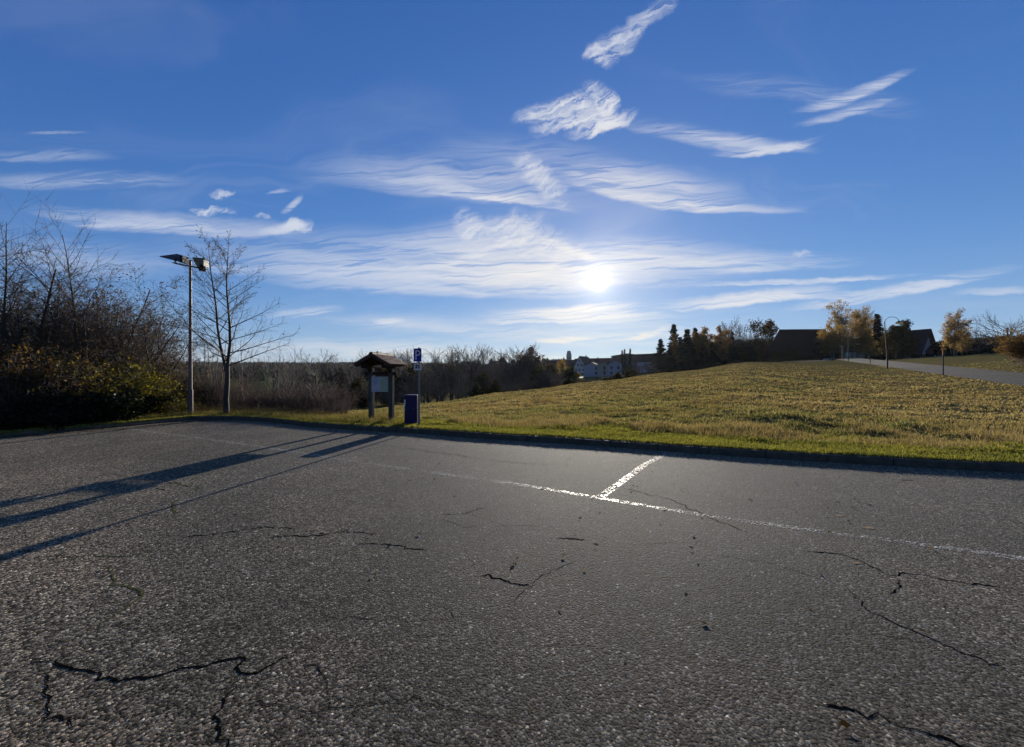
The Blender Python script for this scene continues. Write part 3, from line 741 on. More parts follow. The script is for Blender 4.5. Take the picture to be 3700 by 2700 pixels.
def build_sign():
    c = P(1514, 1355, 11.15); z0 = gz(c.x, c.y)
    K = empty('parking_sign', (c.x, c.y, z0-.03), 0, 'blue parking sign with white letter P above a small motorhome plate on a steel pole', 'road sign')
    top = EYE+101/F*11.15-z0
    b = MB(); b.tube([(0, 0, 0), (0, 0, top)], .030, 14); b.tube([(0, 0, top), (0, 0, top+.012)], .033, 14); b.build('pole', M['steel'], K)
    yz = lambda y: EYE+(1355-y)/F*11.15-z0+.03
    cx = -.012-.0
    def plate(y0, y1, w, name, mt):
        b = MB(); z1, z0_ = yz(y0), yz(y1); b.box(cx-w/2-.02, cx+w/2-.02, -.050, -.044, z0_, z1); return b.build(name, mt, K), z0_, z1
    p, a, t = plate(1260, 1306.5, .232, 'blue_plate', M['signblue'])
    # letter P, front of the plate: stem and bowl
    b = MB(); X = cx-.02; h = t-a; zz = lambda f: a+h*f; y0, y1 = -.0535, -.0505
    b.box(X-.062, X-.030, y0, y1, zz(.12), zz(.86))
    n = 12; R, r = (.86-.44)*h/2, (.86-.44)*h/2-.030; cz = zz(.65); vs, fs = [], []
    bx = X+.008
    b.box(X-.030, bx, y0, y1, cz+r, cz+R); b.box(X-.030, bx, y0, y1, cz-R, cz-r)
    for i in range(n+1):
        an = -math.pi/2+math.pi*i/n
        for q in (r, R):
            for yy in (y0, y1): vs.append((bx+q*math.cos(an)*.9, yy, cz+q*math.sin(an)))
    for i in range(n):
        k = 4*i; fs += [(k, k+2, k+6, k+4), (k+1, k+5, k+7, k+3), (k+2, k+3, k+7, k+6), (k, k+4, k+5, k+1)]
    b.add(vs, fs); b.build('letter_p', M['signwhite'], p)
    for z in (t-.06, a+.07):
        b = MB(); b.box(-.075, .075, -.043, -.032, z-.012, z+.012); b.build('clamp', M['steel'], K)
    p, a, t = plate(1315, 1338.5, .228, 'white_plate', M['signwhite'])
    e = .0045; X0, X1 = X-.114, X+.114
    for q in ((X0, X1, a, a+e), (X0, X1, t-e, t), (X0, X0+e, a+e, t-e), (X1-e, X1, a+e, t-e)):
        b = MB(); b.box(q[0], q[1], -.0525, -.0503, q[2], q[3]); b.build('plate_border', M['signblack'], p)
    # motorhome pictogram, facing left
    h = t-a; g = lambda x, z: (X+x, a+h*z); b = MB()
    body = [(-.052,.30),(.066,.30),(.066,.80),(.058,.84),(-.066,.84),(-.072,.78),(-.072,.68),(-.034,.66),(-.046,.52),(-.070,.47),(-.072,.30)]
    # assembled from convex pieces, leaving the door and window open
    for q in ([(-.066,.84),(-.072,.79),(-.072,.67),(-.03,.66),(-.03,.84)], [(-.03,.84),(-.03,.68),(.062,.68),(.062,.84)], [(-.046,.55),(-.072,.46),(-.074,.30),(-.03,.30),(-.03,.55)],
              [(-.03,.68),(-.03,.30),(-.012,.30),(-.012,.68)], [(.012,.68),(.012,.30),(.032,.30),(.032,.68)], [(.032,.50),(.032,.30),(.066,.30),(.066,.50)], [(.056,.68),(.056,.50),(.066,.50),(.066,.84),(.062,.84)],
              [(-.045,.66),(-.05,.55),(-.044,.55),(-.038,.66)]):
        b.prism([g(*k) for k in q][::-1], -.0532, -.0505)
    for wx in (-.046, .044):
        b.prism([(X+wx+.015*math.cos(rad(k*36)), a+h*.28+.015*math.sin(rad(k*36))) for k in range(10)], -.0534, -.0507)
    b.build('motorhome_symbol', M['signblack'], p)
    for z in (t-.04, a+.05):
        b = MB(); b.box(-.075, .075, -.043, -.032, z-.010, z+.010); b.build('clamp', M['steel'], K)
build_sign()

def build_floodlight_pole():
    c = P(688, 1355, 14.15); z0 = gz(c.x, c.y); top = EYE+(1355-938)/F*14.15-z0
    K = empty('floodlight_pole', (c.x, c.y, z0-.05), rad(0), 'tall steel lighting pole carrying two floodlights beside the corner of the car park', 'light pole')
    b = MB(); b.tube([(0,0,0),(0,0,1.0),(0,0,1.02),(0,0,top)], [.085,.082,.062,.040], 14); b.tube([(0,0,top),(0,0,top+.015)], .045, 12); b.build('pole', M['lampsteel'], K)
    # twin cross arms, dipping to the right
    zc = top-.19; A = (-.62, .02, zc+.10); B = (.56, .02, zc-.12)
    for dy in (-.06, .06):
        b = MB(); b.bar((A[0], dy, A[2]), (B[0], dy, B[2]), .028, .035); b.build('cross_arm', M['black'], K)
    # left floodlight: a wide tapering head tilted up and away, seen from below
    def head(cx, cy, cz, w, l, tilt, rz, glass, name='floodlight'):
        vs = [(-w/2*.62,-l/2,-.02),(w/2*.62,-l/2,-.02),(w/2,l/2,-.03),(-w/2,l/2,-.03),(-w/2*.55,-l/2+.03,.13),(w/2*.55,-l/2+.03,.13),(w/2*.88,l/2-.05,.06),(-w/2*.88,l/2-.05,.06)]
        b = MB(); b.add(vs, [(3,2,1,0),(4,5,6,7),(0,1,5,4),(1,2,6,5),(2,3,7,6),(3,0,4,7)])
        o = b.build(name, M['lampsteel'], K); o.location = (cx, cy, cz); o.rotation_euler = (tilt, 0, rz)
        b = MB(); b.add([(-w/2*.54,-l/2+.03,-.032),(w/2*.54,-l/2+.03,-.032),(w/2*.9,l/2-.03,-.042),(-w/2*.9,l/2-.03,-.042)], [(3,2,1,0)]); b.build('lens', glass, o)
        b = MB(); b.box(-w*.28, w*.28, -l/2-.12, -l/2-.004, -.01, .10); b.build('ballast_box', M['black'], o)
        return o
    # big flat reflector opening down and towards the camera
    b = MB(); v = [(-1.02,-.16,zc+.29),(-.36,.02,zc+.14),(-.30,.28,zc+.36),(-.74,.24,zc+.50)]; up = Vector((-.02,.05,.05))
    b.add(v+[tuple(Vector(q)+up) for q in v], [(0,1,2,3),(7,6,5,4),(0,4,5,1),(1,5,6,2),(2,6,7,3),(3,7,4,0)]); o = b.build('floodlight', M['lampsteel'], K)
    cen = sum((Vector(q) for q in v), Vector())/4
    b = MB(); b.add([tuple(cen+(Vector(q)-cen)*.92-up*.08) for q in v], [(0,1,2,3)]); b.build('lens', M['floodglass'], o)
    b = MB(); b.box(-.375, -.27, -.03, .24, zc+.13, zc+.37); b.build('ballast_box', M['black'], o)
    b = MB(); b.bar((-.56, 0, zc+.10), (-.54, -.02, zc+.26), .05); b.build('bracket', M['black'], K)
    o = head(.42, -.05, zc+.10, .40, .42, rad(52), rad(-158), M['floodglass'])
    b = MB(); b.box(.60, .622, -.14, .10, zc-.04, zc+.20); b.build('side_panel', M['floodwhite'], K)
    b = MB(); b.bar((.42, 0, zc-.10), (.42, -.03, zc+.04), .06); b.build('bracket', M['black'], K)
    for s in (-1, 1):
        b = MB(); b.tube([(s*.02, 0, top-.05), (s*.07, -.01, top+.02), (s*.085, -.01, top-.04), (s*.06, 0, top-.14), (s*.2, 0, zc-.02*s)], .006, 5); b.build('cable', M['black'], K)
    b = MB(); z = .9
    while z < top-.5:
        b = MB(); b.box(-.052, .052, -.006, .006, z, z+.02); b.build('climbing_cleat', M['black'], K); z += .55
    b = MB(); b.box(-.045, .045, -.094, -.082, .45, .85); b.build('access_hatch', M['lampsteel'], K)
build_floodlight_pole()

def street_lamp(u, yb, d, H, label, flip=1, s=1., lean=0.):
    c = P(u, yb, d); z0 = gz(c.x, c.y)
    K = empty('street_lamp', (c.x, c.y, z0-.05), math.atan2(-c.x, c.y)*1., label, 'street lamp', 'arched street lamps along the lane')
    lx = -lean
    b = MB(); b.tube([(0,0,0),(0,0,H*.22),(0,0,H*.225),(lx,0,H)], [.09*s,.085*s,.055*s,.045*s], 10); b.build('pole', M['black'], K)
    R = .62*s; pts = [(lx+flip*(R+.02-R*math.cos(a)), 0, H+.05+R*math.sin(a)*.92) for a in np.linspace(0, math.pi*1.0, 13)]
    b = MB(); b.tube(pts, .026*s, 8); b.build('arched_arm', M['black'], K)
    hx = pts[-1][0]+flip*.03; hz = H-.12
    b = MB(); b.tube([(hx,0,hz+.20),(hx,0,hz+.10),(hx,0,hz+.02),(hx,0,hz-.06)], [.05,.14,.34,.40], 14); o = b.build('lamp_shade', M['black'], K, True)
    b = MB(); b.tube([(hx,0,hz-.062),(hx,0,hz-.12),(hx,0,hz-.20),(hx,0,hz-.25)], [.37,.34,.22,.06], 14); b.build('glass_bowl', M['opal'], K, True)
    b = MB(); b.tube([(lx,0,H),(lx,0,H+.12)], [.06*s,.02*s], 8); b.build('finial', M['black'], K)
street_lamp(3206, 1335, 48, 6.0, 'nearest black street lamp with curved arm and white bowl standing at the lane edge', 1, 1.0, .25)
street_lamp(3065, 1303, 80, 5.2, 'farther black street lamp with white bowl in front of the golden birch', 1, 1.0)
street_lamp(3079, 1296, 104, 5.0, 'most distant black street lamp glimpsed under the golden birch branches', 1, .9)

def pole_thing(name, u, yt, yb, d, r, mats, label, cat, group=None):
    c = P(u, yb, d); z0 = gz(c.x, c.y); H = (yb-yt)/F*d
    K = empty(name, (c.x, c.y, z0-.03), 0, label, cat, group); z = 0
    for nm, f, m in mats:
        b = MB(); b.tube([(0, 0, H*z+.03), (0, 0, H*f+.03)], r, 8); b.build(nm, m, K); z = f
    return K
g_ = 'slim marker posts along the lane'
pole_thing('marker_post', 3408, 1275, 1367, 33.3, .045, [('shaft', .80, M['post']), ('red_top', 1., M['red'])], 'tall weathered marker post with red top in front of the lane', 'marker post', g_)
pole_thing('marker_post', 3144, 1275, 1317, 61, .05, [('shaft', 1., M['post'])], 'short grey marker post left of the nearest street lamp', 'marker post', g_)
pole_thing('marker_post', 3047, 1277, 1295, 92, .08, [('shaft', 1., M['post'])], 'thick grey post at the farm track junction', 'marker post', g_)
pole_thing('marker_post', 3236, 1275, 1302, 73, .06, [('shaft', 1., M['post'])], 'thin grey marker post on the lawn beyond the lane', 'marker post', g_)
def green_box():
    c = P(3064, 1303, 79.6); z0 = gz(c.x, c.y)
    K = empty('hanging_sign', (c.x-.35, c.y-.15, z0+1.0), 0, 'pale green sign board fixed beside the farther street lamp', 'sign board')
    b = MB(); b.box(-.26, .26, -.02, .02, 0, .80); b.build('board', M['greenbox'], K)
    b = MB(); b.box(.2605, .34, -.015, .015, .25, .31); b.box(.2605, .34, -.015, .015, .55, .61); b.build('bracket', M['black'], K)
green_box()
def flat_lamp():
    c = P(3043, 1295, 96); z0 = gz(c.x, c.y)
    K = empty('yard_lamp', (c.x, c.y, z0), 0, 'low yard lamp with flat white head under the golden birch', 'yard lamp')
    b = MB(); b.tube([(0,0,0),(0,0,3.6)], .06, 8); b.build('pole', M['lampsteel'], K)
    b = MB(); b.box(-.5, .15, -.18, .18, 3.6, 3.72); b.build('lamp_head', M['floodwhite'], K)
flat_lamp()

# ================================================================ trees
def tubes(segs, k=3):
    """vectorised prisms: segs is a list of (x0,y0,z0,r0,x1,y1,z1,r1)"""
    S = np.asarray(segs, float); a = S[:, :3]; ra = S[:, 3]; b = S[:, 4:7]; rb = S[:, 7]
    d = b-a; L = np.linalg.norm(d, axis=1, keepdims=True); d = d/np.maximum(L, 1e-6)
    up = np.where(np.abs(d[:, 2:3]) > .9, np.array([[1., 0, 0]]), np.array([[0, 0, 1.]]))
    x = np.cross(d, up); x /= np.maximum(np.linalg.norm(x, axis=1, keepdims=True), 1e-6); y = np.cross(x, d)
    V = []
    for q, r in ((a, ra), (b, rb)):
        for j in range(k):
            t = 2*math.pi*j/k; V.append(q+(x*math.cos(t)+y*math.sin(t))*r[:, None])
    V = np.stack(V, 1); n = len(S); o = (np.arange(n)*2*k)[:, None]
    F_ = [o+np.array([[j, (j+1) % k, k+(j+1) % k, k+j]]) for j in range(k)]
    return V.reshape(-1, 3), np.stack(F_, 1).reshape(-1, 4)

def quads(C, size, rng, flat=.0, aspect=1.6, cols=None):
    """leaf quads at the points C with random facing"""
    C = np.asarray(C, float); n = len(C)
    u = rng.normal(size=(n, 3)); u[:, 2] *= (1-flat); u /= np.linalg.norm(u, axis=1, keepdims=True)
    w = rng.normal(size=(n, 3)); v = np.cross(u, w); v /= np.linalg.norm(v, axis=1, keepdims=True)
    s = size*rng.uniform(.6, 1.4, (n, 1)); u = u*s*aspect/2; v = v*s/2
    V = np.stack([C-u, C-v*.9, C+u, C+v*.9], 1).reshape(-1, 3)
    return V, np.arange(4*n).reshape(-1, 4)

def grow(rng, p, d, L, r, lv, o, out, tips):
    """one branch and, through it, everything it carries"""
    n = o['n'][min(lv, len(o['n'])-1)]; wob = o['wob'][min(lv, len(o['wob'])-1)]; trop = o['trop'][min(lv, len(o['trop'])-1)]
    k = max(2, int(o['seg'][min(lv, len(o['seg'])-1)])); st = L/k; px, py, pz = p; dx, dy, dz = d
    nodes = [(px, py, pz, r)]
    rend = r*o['taper']
    for i in range(k):
        dx += rng.gauss(0, wob); dy += rng.gauss(0, wob); dz += rng.gauss(0, wob)+trop
        q = math.sqrt(dx*dx+dy*dy+dz*dz); dx /= q; dy /= q; dz /= q
        r2 = r+(rend-r)*(i+1)/k; r1 = nodes[-1][3]
        nx, ny, nz = px+dx*st, py+dy*st, pz+dz*st
        out[min(lv, 3)].append((px, py, pz, r1, nx, ny, nz, r2)); px, py, pz = nx, ny, nz; nodes.append((px, py, pz, r2))
    if lv >= o['lv']: tips.append((px, py, pz)); return
    s0 = o['start'][min(lv, len(o['start'])-1)]
    m = n if isinstance(n, int) else rng.randint(*n)
    for c in range(m):
        t = s0+(1-s0)*((c+rng.random()*.8)/m); f = t*k; i = min(int(f), k-1); fr = f-i
        a, b = nodes[i], nodes[i+1]; q = [a[j]+(b[j]-a[j])*fr for j in range(4)]
        ax = (b[0]-a[0], b[1]-a[1], b[2]-a[2]); al = math.sqrt(sum(v*v for v in ax)) or 1
        ax = Vector((ax[0]/al, ax[1]/al, ax[2]/al)); an = rad(o['ang'][min(lv, len(o['ang'])-1)]*rng.uniform(.75, 1.25))
        ph = (c*2.4+rng.uniform(-.6, .6)); pr = ax.orthogonal().normalized(); pr2 = ax.cross(pr)
        nd = ax*math.cos(an)+(pr*math.cos(ph)+pr2*math.sin(ph))*math.sin(an)
        l = L*o['len'][min(lv, len(o['len'])-1)]*rng.uniform(.7, 1.15)*(1-o['cone']*(t-s0))
        if lv+1 == 1 and o.get('shape'): l *= o['shape'](t)
        grow(rng, q[:3], tuple(nd), l, max(q[3]*o['rr'], o['rmin']), lv+1, o, out, tips)

DEF = dict(n=[14, 7, 5, 4], wob=[.05, .10, .13, .15], trop=[.02, .03, .02, .0], seg=[10, 6, 4, 3], taper=.25, lv=3,
           start=[.3, .15, .1], ang=[50, 42, 45, 45], len=[.5, .5, .45], cone=.3, rr=.55, rmin=.006)

def make_tree(name, seed, stems, opt, bark, twig, leaf=None, leafn=0, leafsize=.08, far=1., parent_z=0., minr=None):
    """a thing with trunk, branches and (if it has any) foliage; stems = [(base, direction, length, radius)]"""
    o = dict(DEF); o.update(opt); rng = random.Random(seed); nrg = np.random.RandomState(seed)
    out = [[], [], [], []]; tips = []
    for b, d, L, r in stems: grow(rng, b, tuple(Vector(d).normalized()), L, r, 0, o, out, tips)
    root = bpy.data.objects.new(name, None); COL.objects.link(root)
    V, Fc = tubes(out[0], 7); t = np_mesh('trunk', V, Fc, bark, root)
    big = out[1]; V, Fc = tubes(big, 5 if far < 2 else 3)
    fine = out[2]+out[3]
    if fine:
        V2, F2 = tubes(fine, 3); Fc = np.concatenate([Fc, F2+len(V)]); V = np.concatenate([V, V2])
    if len(V): np_mesh('crown', V, Fc, twig, root)
    if leaf and leafn:
        src = np.array([s[4:7] for s in (out[3] or out[2])]); i = nrg.randint(0, len(src), leafn)
        C = src[i]+nrg.normal(scale=leafsize*1.2, size=(leafn, 3)); V, Fc = quads(C, leafsize, nrg)
        np_mesh('foliage', V, Fc, leaf, root)
    return root

def place(root, loc, rz=0, s=1., label=None, cat='tree', group=None):
    root.location = loc; root.rotation_euler = (0, 0, rz); root.scale = (s,)*3 if not hasattr(s, '__len__') else s
    tag(root, label, cat, group); return root

# ---- the young bare tree with two leaders beside the floodlight pole
def forked_tree():
    o = dict(DEF); o.update(n=[17, 12, 5], wob=[.03, .07, .12], trop=[.02, .026, .05], seg=[12, 9, 4], lv=3, start=[.22, .2, .2],
        ang=[62, 38, 42], len=[.55, .34, .40], cone=.62, rr=.42, rmin=.0048, taper=.15)
    rng = random.Random(11); out = [[], [], [], []]; tips = []
    c = P(818, 1355, 14.4); z0 = gz(c.x, c.y); m = F/14.4
    def q(u, y, dy=0): return ((u-818)/m, dy, EYE+(1355-y)/m-z0)
    base = [q(818,1500,0)[:2]+(-.05,), q(817,1440), q(821,1385), q(822,1350,.0)]
    rr = [.105, .088, .080, .072]
    def leader(pts, r0, r1, seed, n, lo):
        rng = random.Random(seed); k = len(pts); rs = np.linspace(r0, r1, k)
        for i in range(k-1): out[0].append(tuple(pts[i])+(rs[i],)+tuple(pts[i+1])+(rs[i+1],))
        H = k-1
        for c_ in range(n):
            t = lo+(1-lo)*(c_+rng.random()*.7)/n; f = t*H; i = min(int(f), H-1); fr = f-i
            a, b = Vector(pts[i]), Vector(pts[i+1]); p = a.lerp(b, fr); ax = (b-a).normalized()
            ph = c_*2.4+rng.uniform(-.5, .5); an = rad(68-22*t); pr = Vector((math.cos(ph), math.sin(ph), 0)); pr = (pr-ax*pr.dot(ax)).normalized()
            d = ax*math.cos(an)+pr*math.sin(an)
            L = (2.95-2.2*t)*rng.uniform(.8, 1.12)
            grow(rng, tuple(p), tuple(d), L, max(.006, rs[min(i, k-1)]*.42), 1, o, out, tips)
    for i in range(3): out[0].append(base[i]+(rr[i],)+base[i+1]+(rr[i+1],))
    leader([q(822,1350), q(809,1310,.02), q(790,1245,.08), q(777,1180,.12), q(770,1110,.15), q(762,1050,.15), q(752,995,.16), q(745,945,.16), q(740,880,.18)], .058, .007, 4, 24, .12)
    leader([q(822,1350), q(823,1310), q(833,1240,-.02), q(833,1180,-.04), q(829,1120,-.05), q(824,1060,-.06), q(823,1010,-.06), q(828,950,-.08), q(832,900,-.1)], .064, .007, 8, 27, .08)
    root = empty('bare_tree', (c.x, c.y, z0)); V, Fc = tubes(out[0], 8); np_mesh('trunk', V, Fc, M['bark'], root)
    V, Fc = tubes(out[1], 5); V2, F2 = tubes(out[2]+out[3], 3)
    np_mesh('crown', np.concatenate([V, V2]), np.concatenate([Fc, F2+len(V)]), M['bark'], root)
    nr = np.random.RandomState(3); src = np.array([s[4:7] for s in out[2]+out[3]]); src = src[nr.randint(0, len(src), 230)]
    V, Fc = quads(src-np.array([0, 0, .02]), .045, nr, aspect=1.3); np_mesh('foliage', V, Fc, M['oak'], root)
    tag(root, 'slender bare young tree forking into two leaders right of the floodlight pole', 'tree')
forked_tree()

def spot(u, d, dy=-.05):
    c = P(u, 1355, d); return (c.x, c.y, gz(c.x, c.y)+dy)
def real_h(root):
    h = 0
    for c in root.children:
        v = np.empty(len(c.data.vertices)*3, np.float32); c.data.vertices.foreach_get('co', v); h = max(h, float(np.percentile(v[2::3], 99.6)))
    return h
def top(u, y, d):            # height above ground of a top seen at row y
    c = P(u, y, d); return c.z-gz(c.x, c.y)

# ---- the thicket on the left
def left_thicket():
    g = 'trees and shrubs of the thicket left of the car park'
    H = top(60, 800, 14)
    t = make_tree('bare_tree', 21, [((0,0,0),(.16,0,1),H*.80,.10),((.0,.1,0),(-.20,.1,1),H*.9,.09)],
        dict(n=[24,10,7,5], wob=[.05,.09,.12,.14], trop=[.01,.03,.03,.02], start=[.15,.1,.1], ang=[55,40,38,40], len=[.48,.42,.40], cone=.35, rr=.45, rmin=.0056, seg=[10,6,4,3]), M['bark'], M['twig'])
    place(t, spot(70, 14.2), 0, 1, 'leaning bare tree with dense fine twigs at the left edge of the thicket', 'tree', g)
    H = top(60, 790, 13.8)
    t = make_tree('bare_tree', 22, [((0,0,0),(.16,0,1),H*1.0,.075)], dict(taper=.1, n=[15,5,4], trop=[-.012,.06,.05], start=[.45,.2,.2], ang=[48,35,35], len=[.30,.45,.4], cone=.3, rr=.5, rmin=.005, lv=2, wob=[.035,.06,.1]), M['bark'], M['twig'])
    place(t, spot(60, 13.6), rad(180), 1, 'thin bare tree whose open top rises highest at the left edge', 'tree', g)
    H = top(241, 850, 15)
    t = make_tree('bare_tree', 23, [((0,0,0),(-.03,0,1),H*.98,.075),((.0,.02,0),(.10,0,1),H*.62,.045)], dict(taper=.1, n=[16,6,4], trop=[0,.05,.05], start=[.50,.2,.2], ang=[36,36,36], len=[.34,.5,.4], cone=.35, rr=.55, rmin=.0055, lv=2, wob=[.03,.05,.1]), M['bark'], M['twig'])
    place(t, spot(282, 15), 0, 1, 'slim pale-stemmed bare tree with forked open top standing above the thicket', 'tree', g)
    for u, d, k, rz, lab in [(178, 15.6, .80, 1.2, 'bare pole-like tree second from the left edge'), (345, 16.2, .74, 2.5, 'bare pole-like tree in the middle of the thicket'), (452, 16.6, .66, 4.1, 'bare pole-like tree right of the broad many-stemmed tree'), (118, 16.4, .86, 5.2, 'bare pole-like tree behind the leaning tree'), (548, 17, .50, .4, 'short bare tree left of the floodlight pole')]:
        place(copy_tree(t), spot(u, d), rz, (k*1.1, k*1.1, k), lab, 'tree', g)
    # multi-stemmed leafy bush tree
    H = top(400, 1010, 15.5)
    stems = [((math.cos(a)*.2, math.sin(a)*.2, 0), (math.cos(a)*s, math.sin(a)*s, 1), H*l, .06) for a, s, l in
             [(0,.10,1.),(1.1,.35,.85),(2.2,.3,.9),(3.3,.45,.8),(4.2,.25,.9),(5.3,.5,.75),(.4,.62,.82),(3.0,.15,.95)]]
    t = make_tree('shrub_tree', 31, stems, dict(n=[14,9,6,5], wob=[.05,.10,.14,.15], trop=[.0,.03,.02,.0], start=[.2,.15,.1], ang=[50,45,45,45], len=[.40,.42,.42], cone=.3, rr=.45, rmin=.0068, seg=[8,5,3,2]), M['bark'], M['twig'], M['oak'], 3600, .05)
    place(t, spot(385, 15.8), 0, 1, 'broad many-stemmed tree with few withered brown leaves in the middle of the thicket', 'tree', g)
    t = make_tree('shrub_tree', 32, stems, dict(n=[13,9,6,5], wob=[.06,.11,.14,.15], trop=[-.01,.02,.01,.0], start=[.2,.15,.1], ang=[55,45,45,45], len=[.42,.42,.42], cone=.3, rr=.45, rmin=.0072, seg=[8,5,3,2]), M['bark'], M['twig'], M['olive_leaf'], 1800, .05)
    place(t, spot(520, 16.2), 1.7, (.82,.82,.78), 'rounded twiggy tree just left of the floodlight pole', 'tree', g)
    place(copy_tree(t), spot(200, 17.5), .4, (.95,.95,.92), 'dense twiggy tree behind the slim pale-stemmed tree', 'tree', g)
    c = place(copy_tree(t), spot(60, 16.2), 2.4, (1,1,1.0), 'dense twiggy tree behind the leaning tree at the left edge', 'tree', g)
    c = place(copy_tree(t), spot(330, 19), 3.6, (1,1,1.), 'dark twiggy tree at the back of the thicket', 'tree', g)
    c = place(copy_tree(t), spot(600, 20), 5, (.62,.62,.50), 'low twiggy tree behind the floodlight pole', 'tree', g)
    place(copy_tree(t), spot(140, 15.0), 2.9, (.9,.9,.82), 'twiggy tree between the leaning tree and the slim pale-stemmed tree', 'tree', g)
    place(copy_tree(t), spot(455, 17.4), 4.4, (.9,.9,.86), 'twiggy tree behind the broad many-stemmed one', 'tree', g)
    place(copy_tree(t), spot(275, 16.4), 5.6, (.95,.95,.95), 'twiggy tree hard behind the slim pale-stemmed tree', 'tree', g)
    place(copy_tree(t), spot(430, 20), .9, (1.1,1.1,1.0), 'twiggy tree deepest in the thicket', 'tree', g)
    place(copy_tree(t), spot(-150, 15), 1, (1,1,1.1), 'dense twiggy tree cut off by the left edge of the picture', 'tree', g)
left_thicket()

def bush(name, seed, H, W, n, stem_n, leaf, leafn, leafsize, twig='twig', dens=1., spread=.5):
    """shrub: many thin stems from the ground and a loose mass of leaves"""
    rng = random.Random(seed); out = [[], [], [], []]; tips = []
    o = dict(DEF); o.update(n=[n, 4, 3], wob=[.07,.12,.15], trop=[.01,.02,.02], seg=[6,4,2], lv=2, start=[.25,.2], ang=[34,40], len=[.42,.45], cone=.2, rr=.55, rmin=.0042, taper=.4)
    for i in range(stem_n):
        a = rng.uniform(0, 6.283); q = W*math.sqrt(rng.random())*.5
        sp = spread*rng.random(); d = (math.cos(a)*sp+rng.gauss(0,.12), math.sin(a)*sp+rng.gauss(0,.12), 1)
        grow(rng, (math.cos(a)*q, math.sin(a)*q*.8, 0), tuple(Vector(d).normalized()), H*rng.uniform(.55, 1.0), .012, 0, o, out, tips)
    root = bpy.data.objects.new(name, None); COL.objects.link(root)
    V, Fc = tubes(out[0]+out[1]+out[2], 3); np_mesh('stems', V, Fc, M[twig], root)
    if leafn:
        nr = np.random.RandomState(seed); src = np.array([s[4:7] for s in out[0]+out[1]+out[2]]); src = src[nr.randint(0, len(src), leafn)]
        C = src+nr.normal(scale=.09, size=(leafn, 3)); C[:, 2] = np.abs(C[:, 2])
        V, Fc = quads(C, leafsize, nr); np_mesh('foliage', V, Fc, M[leaf], root)
    return root

